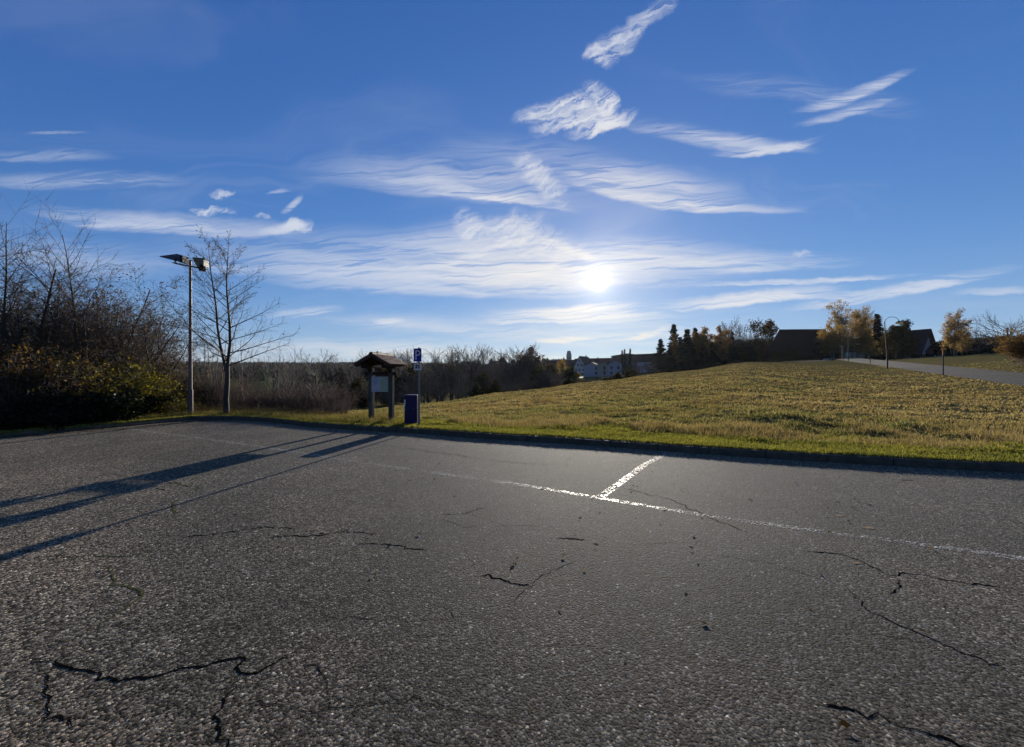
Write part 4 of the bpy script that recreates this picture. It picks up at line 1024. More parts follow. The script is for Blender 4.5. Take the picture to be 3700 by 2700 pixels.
def undergrowth():
    g = 'low bushes at the foot of the thicket'
    A = bush('leafy_bush', 1, 2.1, 1.8, 4, 46, 'rust_leaf', 3600, .055, 'twig')
    B = bush('leafy_bush', 2, 1.9, 1.8, 4, 44, 'yellow_leaf', 4200, .055, 'twig')
    Cc = bush('bramble', 3, 1.0, 2.2, 3, 40, 'dark_leaf', 9000, .075, 'twig', spread=1.1)
    D = bush('leafy_bush', 4, 1.9, 1.8, 6, 70, 'olive_leaf', 3400, .05, 'twig')
    E_ = bush('bare_shrub', 5, 1.45, 1.5, 8, 46, None, 0, .05, 'twig_red', spread=.9)
    used = set()
    def put(src, u, d, rz, s, label, cat, grp):
        o = src if src.name not in used else copy_tree(src); used.add(src.name)
        place(o, spot(u, d), rz, s, label, cat, grp)
    for i, (s_, u, d, k, lab) in enumerate([
        (A, 70, 11.8, (1.,1.,1.05), 'orange-brown leafy bush at the left edge of the picture'),
        (D, 150, 11.9, (1,1,.9), 'olive-brown leafy bush second from the left edge'),
        (A, 215, 12.6, (1.1,1.1,.85), 'rusty leafy bush under the slim pale-stemmed tree'),
        (D, 120, 13.8, (1.3,1.3,1.45), 'tall dull bush behind the orange-brown one at the left edge'),
        (D, 290, 13.4, (1.2,1.2,1.15), 'olive bush right at the foot of the slim pale-stemmed tree'),
        (B, 400, 13.2, (1.15,1.15,1.0), 'yellow-green leafy bush at the middle of the thicket'),
        (A, 345, 15, (1.3,1.3,1.1), 'rusty bush behind the yellow-green one'),
        (B, 470, 14.0, (1,1,.8), 'low yellow-green bush right of the dark bramble'),
        (D, 460, 15.5, (1.3,1.3,1.0), 'brown-leaved bush in the right half of the thicket'),
        (B, 575, 14.3, (.8,.8,.42), 'small green-leaved bush near the floodlight pole'),
        (D, 570, 16.5, (1.3,1.3,.85), 'dull brown bush left of the floodlight pole'),
        (D, 640, 17.5, (1.2,1.2,.75), 'dull brown bush directly behind the floodlight pole'),
        (A, 20, 13.3, (1.2,1.2,1.2), 'orange-brown bush at the extreme left'),
        (D, 220, 15.5, (1.4,1.4,1.35), 'tall olive bush deep in the thicket'),
        (D, 400, 17.8, (1.5,1.5,1.2), 'dark bush deep behind the yellow-green one'),
        (D, -90, 12.6, (1.3,1.3,1.3), 'leafy bush cut off by the left edge of the picture'), ]):
        put(s_, u, d, i*1.3, k, lab, 'bush', g)
    for i, (u, d, k, lab) in enumerate([(300, 12.3, (1.2,1,.95), 'black-green bramble clump under the thicket'), (390, 12.9, (1.0,1,.8), 'black-green bramble clump left of the yellow-green bush'),
        (190, 11.5, (1,1,.6), 'low dark bramble by the kerb near the rusty bush'), (90, 10.9, (.9,.9,.6), 'low dark bramble by the kerb at the left edge'), (460, 13.6, (.7,.7,.5), 'small dark bramble by the kerb towards the corner')]):
        put(Cc, u, d, i*1.1, k, lab, 'bramble', 'dark brambles along the left kerb')
    rows = [(735,17.0,.9),(800,18.2,1.0),(880,17.5,.85),(930,18.8,1.1),(990,17.4,.95),(1040,18.5,1.1),(1090,17.2,1.0),(1130,16.6,1.1),(1165,17.4,1.15),(1195,16.2,.9),(1215,15.2,.5),(850,19.5,1.1),(960,20.5,1.2),(1080,20,1.2),(1150,19.5,1.2),(700,19.5,1.2),(770,20.5,1.3),(1235,14.6,.3)]
    names = ['left of the forked tree','behind the forked tree','just right of the forked tree','in the middle of the reddish scrub','with tall straight shoots','taller than its neighbours','in the right half of the scrub','near the kiosk end of the scrub','at the right end of the scrub','low at the right end','smallest, at the grass edge','second row behind the forked tree','second row in the middle','second row to the right','second row at the right end','behind the lighting pole','second row left of the forked tree','tiny sprig at the meadow edge']
    for i, ((u, d, s), nm) in enumerate(zip(rows, names)):
        yt = (1352 if u < 860 else 1382)+(i*37 % 30)-12; yt = yt if s > .6 else 1440
        put(E_, u, d, i*2.1, (s*.9, s*.9, top(u, yt, d)/1.45), 'reddish-brown leafless shrub '+nm, 'shrub', 'reddish scrub behind the verge')
    # pale saplings
    S_ = make_tree('sapling', 41, [((0,0,0),(.02,0,1),3.5,.030),((.15,.1,0),(-.22,.05,1),3.1,.026),((-.1,.1,0),(.18,.1,1),2.7,.024),((.25,0,0),(.08,0,1),3.3,.022)],
        dict(n=[12,4,2], trop=[.02,.05,.05], start=[.3,.2,.2], ang=[42,38,38], len=[.26,.4,.4], lv=2, rr=.45, rmin=.0045, seg=[10,4,3], wob=[.05,.08,.1]), M['bark_pale'], M['bark_pale'])
    us = [(745,17.2,1.0,0),(795,17.8,1.05,2),(880,18.4,1.02,4),(1000,18.6,.95,1),(1060,20,1.0,3),(700,18.4,1.0,5)]
    nm = ['between lighting pole and forked tree','close behind the forked tree','just right of the forked tree','rising from the reddish scrub','in the middle of the scrub, farther back','right beside the lighting pole']
    for i, ((u, d, s, rz), n_) in enumerate(zip(us, nm)):
        put(S_, u, d, rz, s, 'thin pale-stemmed sapling clump '+n_, 'sapling', 'pale saplings in the scrub')
undergrowth()

# ---- far trees
def blob_leaves(nr, n, prof, H, W, inner=.55):
    """points through a crown volume: prof(t) is its half width at height t"""
    t = nr.rand(n); a = nr.rand(n)*2*math.pi; r = np.array([prof(x) for x in t])*W*(inner+(1-inner)*nr.rand(n)**.5)*(.75+.35*vnoise(a*2.2, t*7))
    return np.stack([np.cos(a)*r, np.sin(a)*r, t*H], -1)

def conifer(name, seed, H, W, mat, dens=1., droop=.35, sp=.38, q=.16, bark='bark'):
    rng = random.Random(seed); nr = np.random.RandomState(seed); segs = [(0,0,0,H*.017,0,0,H,.015)]; br = []; C = []
    z = H*.04
    while z < H*.985:
        t = z/H; R = W*((1-t)**.85)*(.8+.2*rng.random())
        for k in range(rng.randint(5, 7)):
            a = rng.uniform(0, 6.283); L = max(.12, R*rng.uniform(.62, 1.12)); dr = droop*(1-t)*L*.45
            p1 = (math.cos(a)*L*.6, math.sin(a)*L*.6, z-dr*.7); p2 = (math.cos(a)*L, math.sin(a)*L, z-dr+.12*L)
            br.append((0,0,z+.05,.02+.012*L,)+p1+(.014,)); br.append(p1+(.014,)+p2+(.006,))
            m = max(3, int(L*7*dens))
            for i in range(m):
                f = .15+.85*i/m; s = (p1 if f > .6 else (0,0,z)); e = (p2 if f > .6 else p1); g = (f-.6)/.4 if f > .6 else f/.6
                wsp = (1-f)*.22*L+.08
                C.append((s[0]+(e[0]-s[0])*g+rng.gauss(0, wsp*.5), s[1]+(e[1]-s[1])*g+rng.gauss(0, wsp*.5), s[2]+(e[2]-s[2])*g-rng.random()*.22*(1+droop)))
        z += sp*rng.uniform(.7, 1.2)*(.6+.4*(1-t))
    root = bpy.data.objects.new(name, None); COL.objects.link(root)
    V, Fc = tubes(segs, 6); np_mesh('trunk', V, Fc, M[bark], root)
    V, Fc = tubes(br, 3); np_mesh('branches', V, Fc, M[bark], root)
    V, Fc = quads(np.array(C), q*2, nr, flat=.45, aspect=1.7); np_mesh('needles', V, Fc, M[mat], root)
    return root

def leafy_tree(name, seed, H, W, mat, n, ls, bark='bark', lift=.18, narrow=1., stems=None, dense=1.):
    """crown carried by real limbs, leaves hung in clumps on the twigs"""
    stems = stems or [((0,0,0),(.02,.02,1),H*.92,H*.018)]
    return make_tree(name, seed, stems, dict(n=[16,7,5,3], trop=[.0,.03,.02,-.03], start=[lift,.2,.1], ang=[46*narrow,42,42,50], len=[.42*W,.45,.42], cone=.45, rr=.45, rmin=.014, seg=[8,4,3,2], wob=[.04,.10,.14,.16]),
                     M[bark], M['twig_far'], M[mat], n, ls, far=3)

def bare_far(seed, H, spread=1., n0=15, rmin=.032, mat='twig_far', ang=44):
    return make_tree('bare_tree', seed, [((0,0,0),(.03,.02,1),H*.62,H*.026)], dict(n=[n0,10,7,4], trop=[.01,.055,.05,.03], start=[.22,.2,.15,.1], ang=[ang,36,34,34], len=[.78*spread,.48,.45], cone=.25, rr=.55, rmin=rmin, seg=[6,5,3,2], wob=[.04,.08,.10,.12], taper=.35), M['bark'], M[mat], far=3)

def far_trees():
    protos = [bare_far(51, 14), bare_far(52, 14, 1.15, 12), bare_far(53, 14, .85, 14, ang=36), bare_far(54, 14, 1.0, 12, ang=50)]
    used = set()
    def put(src, u, d, ytop, rz, label, group, wid=1., H0=14., cat='tree'):
        o = src if src.name not in used else copy_tree(src); used.add(src.name)
        h = top(u, ytop, d); s = h/real_h(o)
        place(o, spot(u, d, -.2), rz, (s*wid, s*wid, s), label, cat, group)
    g = 'bare trees in the valley behind the meadow'
    L = [ # column, distance, top row, proto, width
     (905,60,1290,2,.8),(985,52,1285,0,.8),(1040,75,1300,2,1),(1150,62,1262,0,1.1),(1095,85,1290,1,1),(1210,80,1282,1,1),(1268,60,1290,2,.8),(1300,95,1295,0,1),
     (1340,90,1270,2,1),(1400,105,1262,1,1),(1455,100,1258,2,1.1),(1490,115,1262,0,1),(1545,108,1260,3,1),(1600,95,1250,0,1.0),(1655,98,1247,1,1.1),(1700,92,1243,2,1.1),(1750,100,1247,0,1.1),
     (1800,112,1262,2,.8),(1845,98,1250,3,1.1),(1895,100,1243,2,1.2),(1935,104,1272,0,.9),(1860,120,1275,1,1)]
    W_ = ['far left, thin','left of the wide oak','slight, left of the wide oak','wide-crowned, standing alone left of the kiosk','behind the wide-crowned one','right of the wide-crowned one','slim, left of the kiosk','just left of the kiosk','showing over the kiosk roof, left','showing over the kiosk roof, right','between kiosk and parking sign','behind the parking sign','just right of the parking sign','first of the tall row right of the sign','second of the tall row','third and densest of the tall row','fourth of the tall row with leaning limbs','thin, in front of the flat roofs','spreading like a fan left of the reddish oak','tallest of the fan-shaped pair','low beside the reddish oak','behind the fan-shaped pair']
    for i, ((u, d, yt, k, w), s) in enumerate(zip(L, W_)):
        put(protos[k], u, d, yt, i*1.37, 'leafless valley tree, '+s, g, w)
    # lower, denser growth that darkens the valley side
    lp = [bare_far(61, 8, .95, 16, .024), bare_far(62, 8, 1.0, 16, .024)]
    dk = [leafy_tree('brown_tree', 63, 8, 1.15, 'olive_leaf', 5000, .30, lift=.08), leafy_tree('brown_tree', 64, 8, 1.1, 'green_leaf', 5000, .30, lift=.08), leafy_tree('brown_tree', 65, 8, 1.1, 'oak', 4200, .30, lift=.08)]
    g2 = 'dark undergrowth trees along the valley side'
    rng = random.Random(8); n = 0
    desc = ['left end','far left','left','left of the kiosk','behind the kiosk post','below the kiosk board','between the kiosk posts','right of the kiosk','behind the cabinet','behind the sign pole','right of the sign pole','below the tall bare row','in the tall bare row','mid slope','centre','right of centre','below the flat roofs','under the fan-shaped trees','under the reddish oak','right of the reddish oak','near the green gap','by the village garden']
    for row, (d, yt, us) in enumerate([(62, 1375, range(1290, 2010, 62)), (78, 1335, range(1240, 2040, 55)), (96, 1318, range(1330, 2060, 52))]):
        for u in us:
            if u > 1900 and d < 70: continue
            dd = d+rng.uniform(-5, 5)
            if row == 0 and u > 1800: dd += 8
            k = rng.choice([lp[0], lp[1], lp[0], lp[1], dk[1], lp[0], lp[1], dk[0]]) if u > 1560 else rng.choice([lp[0], lp[1], lp[0], dk[0]])
            yy = yt+rng.uniform(-14, 20)-(14 if u > 1640 and row == 2 else 0)
            put(k, u+rng.uniform(-12, 12), dd, yy, rng.uniform(0, 6), '%s tree in the %s row, %s' % ('twiggy' if k in lp else 'dark leafy', ['nearest', 'middle', 'farthest'][row], desc[min(21, int((u-1230)/38))]), g2, 1.15, 8.)
    o = leafy_tree('oak_tree', 71, 14, 1.2, 'oak', 5200, .42, lift=.2); used.add('x')
    place(o, spot(1915, 108, -.2), 0, [top(1915, 1252, 108)/real_h(o)]*3, 'round reddish-brown oak left of the church tower', 'tree', g)
    o = leafy_tree('oak_tree', 72, 12, 1.1, 'birch', 2600, .36, lift=.1)
    place(o, spot(2030, 128, -.2), 0, [top(2030, 1300, 128)/real_h(o)]*3, 'orange-leaved tree in front of the church nave', 'tree', 'village trees')
    o = leafy_tree('garden_tree', 73, 8, 1.25, 'rust_leaf', 4000, .32, lift=.05)
    place(o, spot(2082, 100, -.2), 0, [top(2082, 1345, 100)/real_h(o)]*3, 'round rusty-red garden tree left of the bright street', 'tree', 'village trees')
    o = leafy_tree('garden_tree', 74, 8, 1.2, 'green_leaf', 5200, .32, lift=.03)
    place(o, spot(2042, 96, -.2), 0, [top(2042, 1330, 96)/real_h(o)]*3, 'round green garden tree below the church tower', 'tree', 'village trees')
    place(copy_tree(o), spot(1985, 95, -.2), 2, [top(1985, 1335, 95)/8]*3, 'dull green garden tree left of the church tower', 'tree', 'village trees')
    place(copy_tree(o), spot(2145, 84, -.2), 3, (1.25, 1.0, top(2145, 1378, 84)/8), 'low dark hedge tree below the white gabled house', 'tree', 'village trees')
    for i, (u, d, yt, w, lab) in enumerate([(2190, 84, 1366, 1.3, 'low dark garden tree between the white houses'), (2235, 82, 1352, 1.2, 'low dark garden tree below the twin white houses'), (2275, 80, 1340, 1.1, 'dark garden tree at the corner of the twin white houses'), (1945, 90, 1350, 1.1, 'dull green tree left of the garden trees')]):
        c = copy_tree(o); h = top(u, yt, d)/8; place(c, spot(u, d, -.2), i*1.9, (max(h, .35)*w*1.4,)*2+(h,), lab, 'tree', 'village trees')
    o = copy_tree(lp[0]); place(o, spot(2345, 80, -.2), 1, [top(2345, 1296, 80)/8]*3, 'grey bare tree left of the first spruce', 'tree', 'village trees')
    o = copy_tree(lp[1]); place(o, spot(2310, 82, -.2), 4, [top(2310, 1308, 82)/8]*3, 'grey bare tree before the big brown house', 'tree', 'village trees')
    o = copy_tree(lp[1]); place(o, spot(2365, 76, -.2), 2, [top(2365, 1318, 76)/8]*3, 'low bare tree touching the first spruce', 'tree', 'village trees')
    o = copy_tree(dk[2]); place(o, spot(2290, 76, -.2), 2, [top(2290, 1340, 76)/8]*3, 'rust-brown bush below the village spruces', 'tree', 'village trees')
    for u, d, yt, lab in [(2248, 150, 1262, 'left'), (2257, 152, 1258, 'middle'), (2277, 150, 1256, 'right')]:
        if 'vs' not in used: vs_ = conifer('spruce', 81, 12, 2.3, 'needle_d', .8, q=.26, sp=.5); used.add('vs'); o = vs_
        else: o = copy_tree(vs_)
        h = top(u, yt, d)/12; place(o, spot(u, d, -.2), 1, (h*.8, h*.8, h), lab+' of the three small spruces over the village roofs', 'tree', 'village spruces')
far_trees()

def right_trees():
    g = 'dark spruces on the crest of the meadow'
    A = conifer('spruce', 91, 12, 2.7, 'needle', 1., q=.20, sp=.36); B = conifer('spruce', 92, 12, 2.3, 'needle_d', 1., q=.22, sp=.34)
    wk = {'treedark spruces on the crest of the meadow': 1.45, 'treespruces near the farm': 1.3, 'treegolden autumn trees on the crest': 1.25}
    def put(o, u, d, yt, H0, rz, lab, cat='tree', grp=None, w=1.):
        d *= 2.0 if u < 2800 else 1.33; h = top(u, yt, d)/real_h(o); w *= wk.get(cat+str(grp), 1.); return place(o, spot(u, d, -.15), rz, (h*w, h*w, h), lab, cat, grp)
    put(A, 2387, 66, 1222, 12, 0, 'front spruce at the left end of the tree row', 'tree', g, 1.25)
    put(copy_tree(A), 2435, 70, 1168, 12, 2, 'tallest spruce of the tree row with sparse top', 'tree', g, 1.0)
    put(B, 2482, 70, 1186, 12, 1, 'black-green spruce right of the golden larch', 'tree', g, 1.35)
    put(copy_tree(B), 2512, 74, 1182, 12, 3, 'black-green spruce with leaning tip', 'tree', g, 1.1)
    put(copy_tree(B), 2458, 76, 1215, 12, 4, 'dark spruce hidden behind the golden larch', 'tree', g, 1.2)
    put(copy_tree(B), 2540, 72, 1240, 12, 5, 'low dark spruce under the golden trees', 'tree', g, 1.6)
    put(copy_tree(B), 2600, 76, 1232, 12, .5, 'low dark spruce in the middle of the tree row', 'tree', g, 1.7)
    put(copy_tree(B), 2645, 80, 1195, 12, 1.5, 'narrow reddish-dark spruce before the bare trees', 'tree', g, .8)
    put(copy_tree(B), 2650, 78, 1255, 12, 2.5, 'squat dark spruce below the bare trees', 'tree', g, 2.4)
    put(copy_tree(B), 2710, 80, 1250, 12, 3.5, 'squat dark spruce left of the barn pine', 'tree', g, 2.4)
    put(copy_tree(B), 2575, 71, 1262, 12, 3.9, 'squat dark spruce at the crest edge', 'tree', g, 2.2)
    put(copy_tree(B), 2505, 68, 1262, 12, 2.9, 'squat dark spruce right behind the meadow crest', 'tree', g, 2.2)
    put(copy_tree(A), 2420, 66, 1262, 12, 2.9, 'small broad spruce below the golden larch', 'tree', g, 2.0)
    put(copy_tree(B), 3170, 98, 1131, 12, 2.2, 'pointed spruce left of the nearest street lamp', 'tree', 'spruces near the farm', 1.15)
    put(copy_tree(B), 3140, 104, 1180, 12, 1.2, 'shorter spruce behind the bare roadside tree', 'tree', 'spruces near the farm', 1.1)
    g = 'golden autumn trees on the crest'
    l = conifer('larch', 93, 12, 2.2, 'larch', .75, droop=.6, q=.17, sp=.42); put(l, 2437, 67, 1200, 12, 1, 'golden larch between the dark spruces', 'tree', g, 1.05)
    b = leafy_tree('golden_tree', 94, 10, 1.0, 'larch', 5200, .20, 'bark_pale', .15)
    put(b, 2548, 72, 1184, 10, 0, 'golden birch in the middle of the tree row', 'tree', g, 1.0)
    put(copy_tree(b), 2520, 75, 1205, 10, 2, 'yellow-brown birch behind the leaning spruce', 'tree', g, 1.1)
    put(copy_tree(b), 2600, 76, 1178, 10, 4, 'pale yellow tree left of the tall bare tree', 'tree', g, .75)
    bb = bare_far(95, 12, .7, 12, .024, ang=34); put(bb, 2630, 80, 1148, 12, 0, 'tall thin bare tree in the tree row', 'tree', 'bare trees of the row', .8)
    b2 = bare_far(96, 12, 1.0, 14, .026, 'twig_red', 36)
    put(b2, 2670, 82, 1165, 12, 0, 'reddish bare tree left of the spreading pine', 'tree', 'bare trees of the row', 1.0)
    put(copy_tree(b2), 2700, 84, 1168, 12, 2, 'second reddish bare tree left of the spreading pine', 'tree', 'bare trees of the row', 1.0)
    p = leafy_tree('pine_tree', 97, 12, 1.15, 'oak', 3000, .26, lift=.30, stems=[((0,0,0),(.0,0,1),11,.2)]); 
    nr = np.random.RandomState(4); src = np.array([v.co[:] for v in p.children[1].data.vertices])[::7]; i = nr.randint(0, len(src), 3600)
    V, Fc = quads(src[i], .26, nr); np_mesh('needles', V, Fc, M['green_leaf'], p)
    put(p, 2770, 82, 1155, 12, 0, 'spreading rust and green pine left of the barn', 'tree', 'trees near the farm', 1.05)
    # birches by the farm
    def birch(seed, H, n, mat='birch'):
        return make_tree('birch_tree', seed, [((0,0,0),(.03,0,1),H*.95,H*.013),((.3,.1,0),(.14,.05,1),H*.8,H*.010),((-.3,0,0),(-.12,.05,1),H*.78,H*.010)],
            dict(n=[15,8,5,3], trop=[.01,.01,-.06,-.16], start=[.22,.2,.1], ang=[36,40,44,50], len=[.30,.5,.5], cone=.35, rr=.42, rmin=.014, seg=[9,5,3,3], wob=[.04,.08,.12,.12]), M['bark_pale'], M['twig_far'], M[mat], n, .165, far=3)
    b = birch(98, 13, 9000); put(b, 3052, 88, 1085, 13, 0, 'large golden birch right of the barn', 'tree', 'birches near the farm', .95)
    b2 = birch(99, 9, 5200); put(b2, 3012, 84, 1168, 9, 1, 'lower golden birch against the barn gable', 'tree', 'birches near the farm', 1.3)
    put(copy_tree(b2), 3100, 90, 1112, 9, 3, 'upright golden birch right of the large one', 'tree', 'birches near the farm', .75)
    put(copy_tree(b2), 3125, 88, 1190, 9, 5, 'low golden birch by the white farmhouse', 'tree', 'birches near the farm', 1.1)
    put(copy_tree(b2), 3447, 86, 1122, 9, 2, 'lone golden birch on the lawn beyond the lane', 'tree', 'birches near the farm', .85)
    put(copy_tree(b2), 3475, 88, 1185, 9, 4, 'half-bare golden birch beside the lone one', 'tree', 'birches near the farm', .9)
    bb2 = bare_far(100, 12, .85, 14, .024, ang=36)
    put(bb2, 3130, 100, 1108, 12, 0, 'bare tree with upright limbs between birch and spruce', 'tree', 'bare trees near the farm', 1.0)
    put(copy_tree(bb2), 3155, 102, 1118, 12, 2, 'second bare tree beside the pointed spruce', 'tree', 'bare trees near the farm', .9)
    put(copy_tree(bb2), 3530, 96, 1180, 12, 3, 'small bare tree right of the lone birch', 'tree', 'bare trees near the farm', 1.0)
    put(copy_tree(bb2), 3495, 98, 1190, 12, 1, 'small pale bare tree behind the lone birch', 'tree', 'bare trees near the farm', 1.0)
    wd = bare_far(101, 12, 1.15, 14, .02, ang=52); put(wd, 3640, 80, 1118, 12, 1, 'wide domed bare tree at the right edge', 'tree', 'bare trees near the farm', 1.1)
    mp = leafy_tree('maple_tree', 102, 10, 1.1, 'olive_leaf', 7000, .24, lift=.14)
    put(mp, 3240, 88, 1158, 10, 0, 'dull green-gold tree right of the nearest street lamp', 'tree', 'trees near the farm', 1.15)
    put(copy_tree(mp), 3280, 90, 1188, 10, 2, 'lower dull green-gold tree before the dark roof', 'tree', 'trees near the farm', 1.1)
    put(copy_tree(mp), 2990, 92, 1215, 10, 4, 'dark leafy tree below the barn gable', 'tree', 'trees near the farm', 1.1)
    rb = bush('leafy_bush', 103, 3.6, 1.6, 5, 60, 'rust_leaf', 4500, .11, spread=.3); place(rb, spot(3690, 40), 0, (1, 1, .95), 'orange-brown bush at the right edge above the lane', 'bush')
    # dark background planting
    dk = leafy_tree('dark_tree', 104, 7, 1.3, 'green_leaf', 5200, .30, lift=.03)
    names = ['low in the tree row under the golden birch','in the tree row beneath the tall thin bare tree','in the tree row beneath the reddish bare trees','in the tree row left of the pine','in the tree row under the pine','in the tree row between pine and barn','in the tree row right of the leaning spruce','behind the barn, left','behind the barn','left of the white farmhouse','behind the farmhouse','right of the farmhouse','behind the dull green tree','left of the chalet','right of the chalet','behind the lone birch','right of the lone birch','in the middle of the right hedge line','left of the domed tree','under the domed tree','at the right edge','before the barn left','before the barn middle','before the barn right']
    for i, (u, d, yt) in enumerate([(2590,78,1238),(2625,80,1232),(2665,82,1228),(2700,84,1230),(2740,84,1226),(2790,86,1240),(2560,76,1236),(2860,96,1262),(2930,98,1262),(3020,100,1232),(3075,108,1228),(3115,110,1232),(3200,100,1225),(3255,102,1222),(3415,104,1228),(3460,104,1226),(3505,106,1222),(3550,106,1220),(3590,102,1216),(3625,98,1214),(3675,98,1212),(2800,84,1268),(2760,82,1262),(2950,88,1282)]):
        o = dk if i == 0 else copy_tree(dk); put(o, u, d, yt, 7, i*1.7, 'dark evergreen-looking tree '+names[i], 'tree', 'dark garden trees around the farm', 1.35)
right_trees()

def hedges():
    def hedge(u0, u1, d0, d1, h, lab, mat='green_leaf'):
        a = Vector(spot(u0, d0)); b = Vector(spot(u1, d1)); L = (b-a).length; nr = np.random.RandomState(7); n = int(L*h*95)
        K = empty('hedge', a, math.atan2(b.y-a.y, b.x-a.x), lab, 'hedge')
        C = np.stack([nr.rand(n)*L, (nr.rand(n)-.5)*1.1, nr.rand(n)*h], -1)
        for i in range(n):
            pass
        gzv = ground(a.x+(b.x-a.x)*C[:, 0]/L, a.y+(b.y-a.y)*C[:, 0]/L)-a.z; C[:, 2] += gzv
        V, Fc = quads(C, .22, nr); np_mesh('foliage', V, Fc, M[mat], K)
        S = [(x, 0, float(ground(a.x+(b.x-a.x)*x/L, a.y+(b.y-a.y)*x/L))-a.z-.1, .05, x, 0, float(ground(a.x+(b.x-a.x)*x/L, a.y+(b.y-a.y)*x/L))-a.z+h*.8, .03) for x in np.arange(.3, L, .8)]
        V, Fc = tubes(S, 4); np_mesh('stems', V, Fc, M['twig'], K)
    hedge(3462, 3600, 96, 90, 1.1, 'low clipped hedge along the top of the lawn right of the lone birch', 'needle')
    hedge(3290, 3440, 112, 106, 1.3, 'low dark hedge in front of the chalet', 'needle_d')
hedges()

def far_forest():
    """wooded skyline far across the valley: thousands of conifers read as one mass"""
    nr = np.random.RandomState(12); V, C = [], []
    n = 5200; az = nr.uniform(-66, 4, n); r = nr.uniform(1000, 1420, n)/np.maximum(np.cos(np.radians(az)), .45)*.9
    az = np.concatenate([az, nr.uniform(-66, -2, 2600), nr.uniform(-66, 8, 1500)]); r = np.concatenate([r, nr.uniform(560, 1000, 2600)*1.12, nr.uniform(330, 560, 1500)])
    keep = np.ones(len(az), bool)
    keep[n:] = vnoise(az[n:]*.7+50, r[n:]/130.) > .50
    az, r = az[keep], r[keep]; x = np.sin(np.radians(az))*r; y = np.cos(np.radians(az))*r; z = ground(x, y)
    H = nr.uniform(9, 17, len(x))*np.where(r > 1000, 1, .75); W = H*nr.uniform(.16, .26, len(x))*1.3
    N = len(x); k = 6; vs = np.zeros((N, 3*k+1, 3), np.float32)
    for j, (fh, fw) in enumerate([(-.05, .8), (.3, 1.0), (.62, .62)]):
        for q in range(k):
            a = 2*math.pi*q/k+j*.4; jt = nr.uniform(.7, 1.25, N)
            vs[:, j*k+q, 0] = x+np.cos(a)*W*fw*jt; vs[:, j*k+q, 1] = y+np.sin(a)*W*fw*jt; vs[:, j*k+q, 2] = z+H*fh*nr.uniform(.9, 1.1, N)
    vs[:, 3*k] = np.stack([x, y, z+H], -1)
    fs = []
    for j in range(2):
        for q in range(k): a, b = j*k+q, j*k+(q+1) % k; fs += [(a, b, b+k), (a, b+k, a+k)]
    for q in range(k): fs.append((2*k+q, 2*k+(q+1) % k, 3*k))
    fs = np.array(fs); Fc = (np.arange(N)*(3*k+1))[:, None, None]+fs[None]
    col = np.array([.020, .030, .018])[None]*nr.uniform(.6, 1.5, (N, 1)); br = nr.rand(N) < .25; col[br] = np.array([.07, .048, .026])*nr.uniform(.7, 1.3, (br.sum(), 1))
    o = np_mesh('far_forest', vs.reshape(-1, 3), Fc.reshape(-1, 3), M['forest'], colors=np.repeat(col, 3*k+1, 0)); tag(o, kind='stuff')
far_forest()

# ================================================================ buildings
def house(name, u, yb, d, w, l, hw, hr, wall, roof, label, rz=0., cat='house', wins=(), over=.5, chim=None, group=None, hip=0., doors=()):
    """gabled house: gable fronts face local -y and +y, ridge runs along y; wins = (side, along, z, w, h)"""
    c = P(u, yb, d); z0 = min(gz(c.x, c.y), gz(c.x+w/2, c.y), gz(c.x-w/2, c.y))-.3
    K = empty(name, (c.x, c.y, z0), rz, label, cat, group); hw += .3
    b = MB(); b.prism([(-w/2, 0), (w/2, 0), (w/2, hw), (0, hw+hr), (-w/2, hw)], -l/2, l/2); b.build('wall', wall, K)
    sl = hr/(w/2); t = .22
    rf = None
    for s in (-1, 1):
        xo = w/2+over; pr = [(0, hw+hr+.02), (s*xo, hw-sl*over+.02), (s*xo, hw-sl*over+t), (0, hw+hr+t+.02)]
        b = MB(); b.prism(pr[::s], -l/2-over, l/2+over); rf = b.build('roof', roof, K)
        for k in range(4):   # tile courses
            f0 = (k+.5)/4.3; x = s*xo*f0; z = hw+hr+t+.02-(hr+sl*over)*f0
            b = MB(); b.bar((x, -l/2-over+.02, z+.01), (x, l/2+over-.02, z+.01), .10, .06); b.build('roof_course', roof, rf)
    if chim:
        b = MB(); x, y, h = chim; b.box(x-.3, x+.3, y-.3, y+.3, hw+hr*(1-abs(x)/(w/2))-.4, hw+hr+h); b.build('chimney', M['roof_r'], rf)
    def hole(kind, side, a, z, ww, hh):
        fr = MB(); e = .09
        def bx(mb, x0, x1, o0, o1, z0_, z1_):
            if side == 'f': mb.box(x0, x1, -l/2-o1, -l/2-o0, z0_, z1_)
            elif side == 'r': mb.box(w/2+o0, w/2+o1, x0, x1, z0_, z1_)
            else: mb.box(-w/2-o1, -w/2-o0, x0, x1, z0_, z1_)
        bx(fr, a-ww/2-e, a-ww/2, .003, .07, z-e, z+hh+e); bx(fr, a+ww/2, a+ww/2+e, .003, .07, z-e, z+hh+e)
        bx(fr, a-ww/2, a+ww/2, .003, .07, z+hh, z+hh+e); bx(fr, a-ww/2, a+ww/2, .003, .07, z-e, z)
        if ww > 1.0 and kind == 'window': bx(fr, a-.03, a+.03, .025, .06, z, z+hh)
        o = fr.build(kind, M['render_w'] if kind == 'window' else M['darkwood'], K)
        mb = MB(); bx(mb, a-ww/2, a+ww/2, .004, .022, z, z+hh); mb.build('pane' if kind == 'window' else 'door_leaf', M['glass'] if kind == 'window' else M['darkwood'], o)
    for q in wins: hole('window', *q)
    for q in doors: hole('door', *q)
    return K

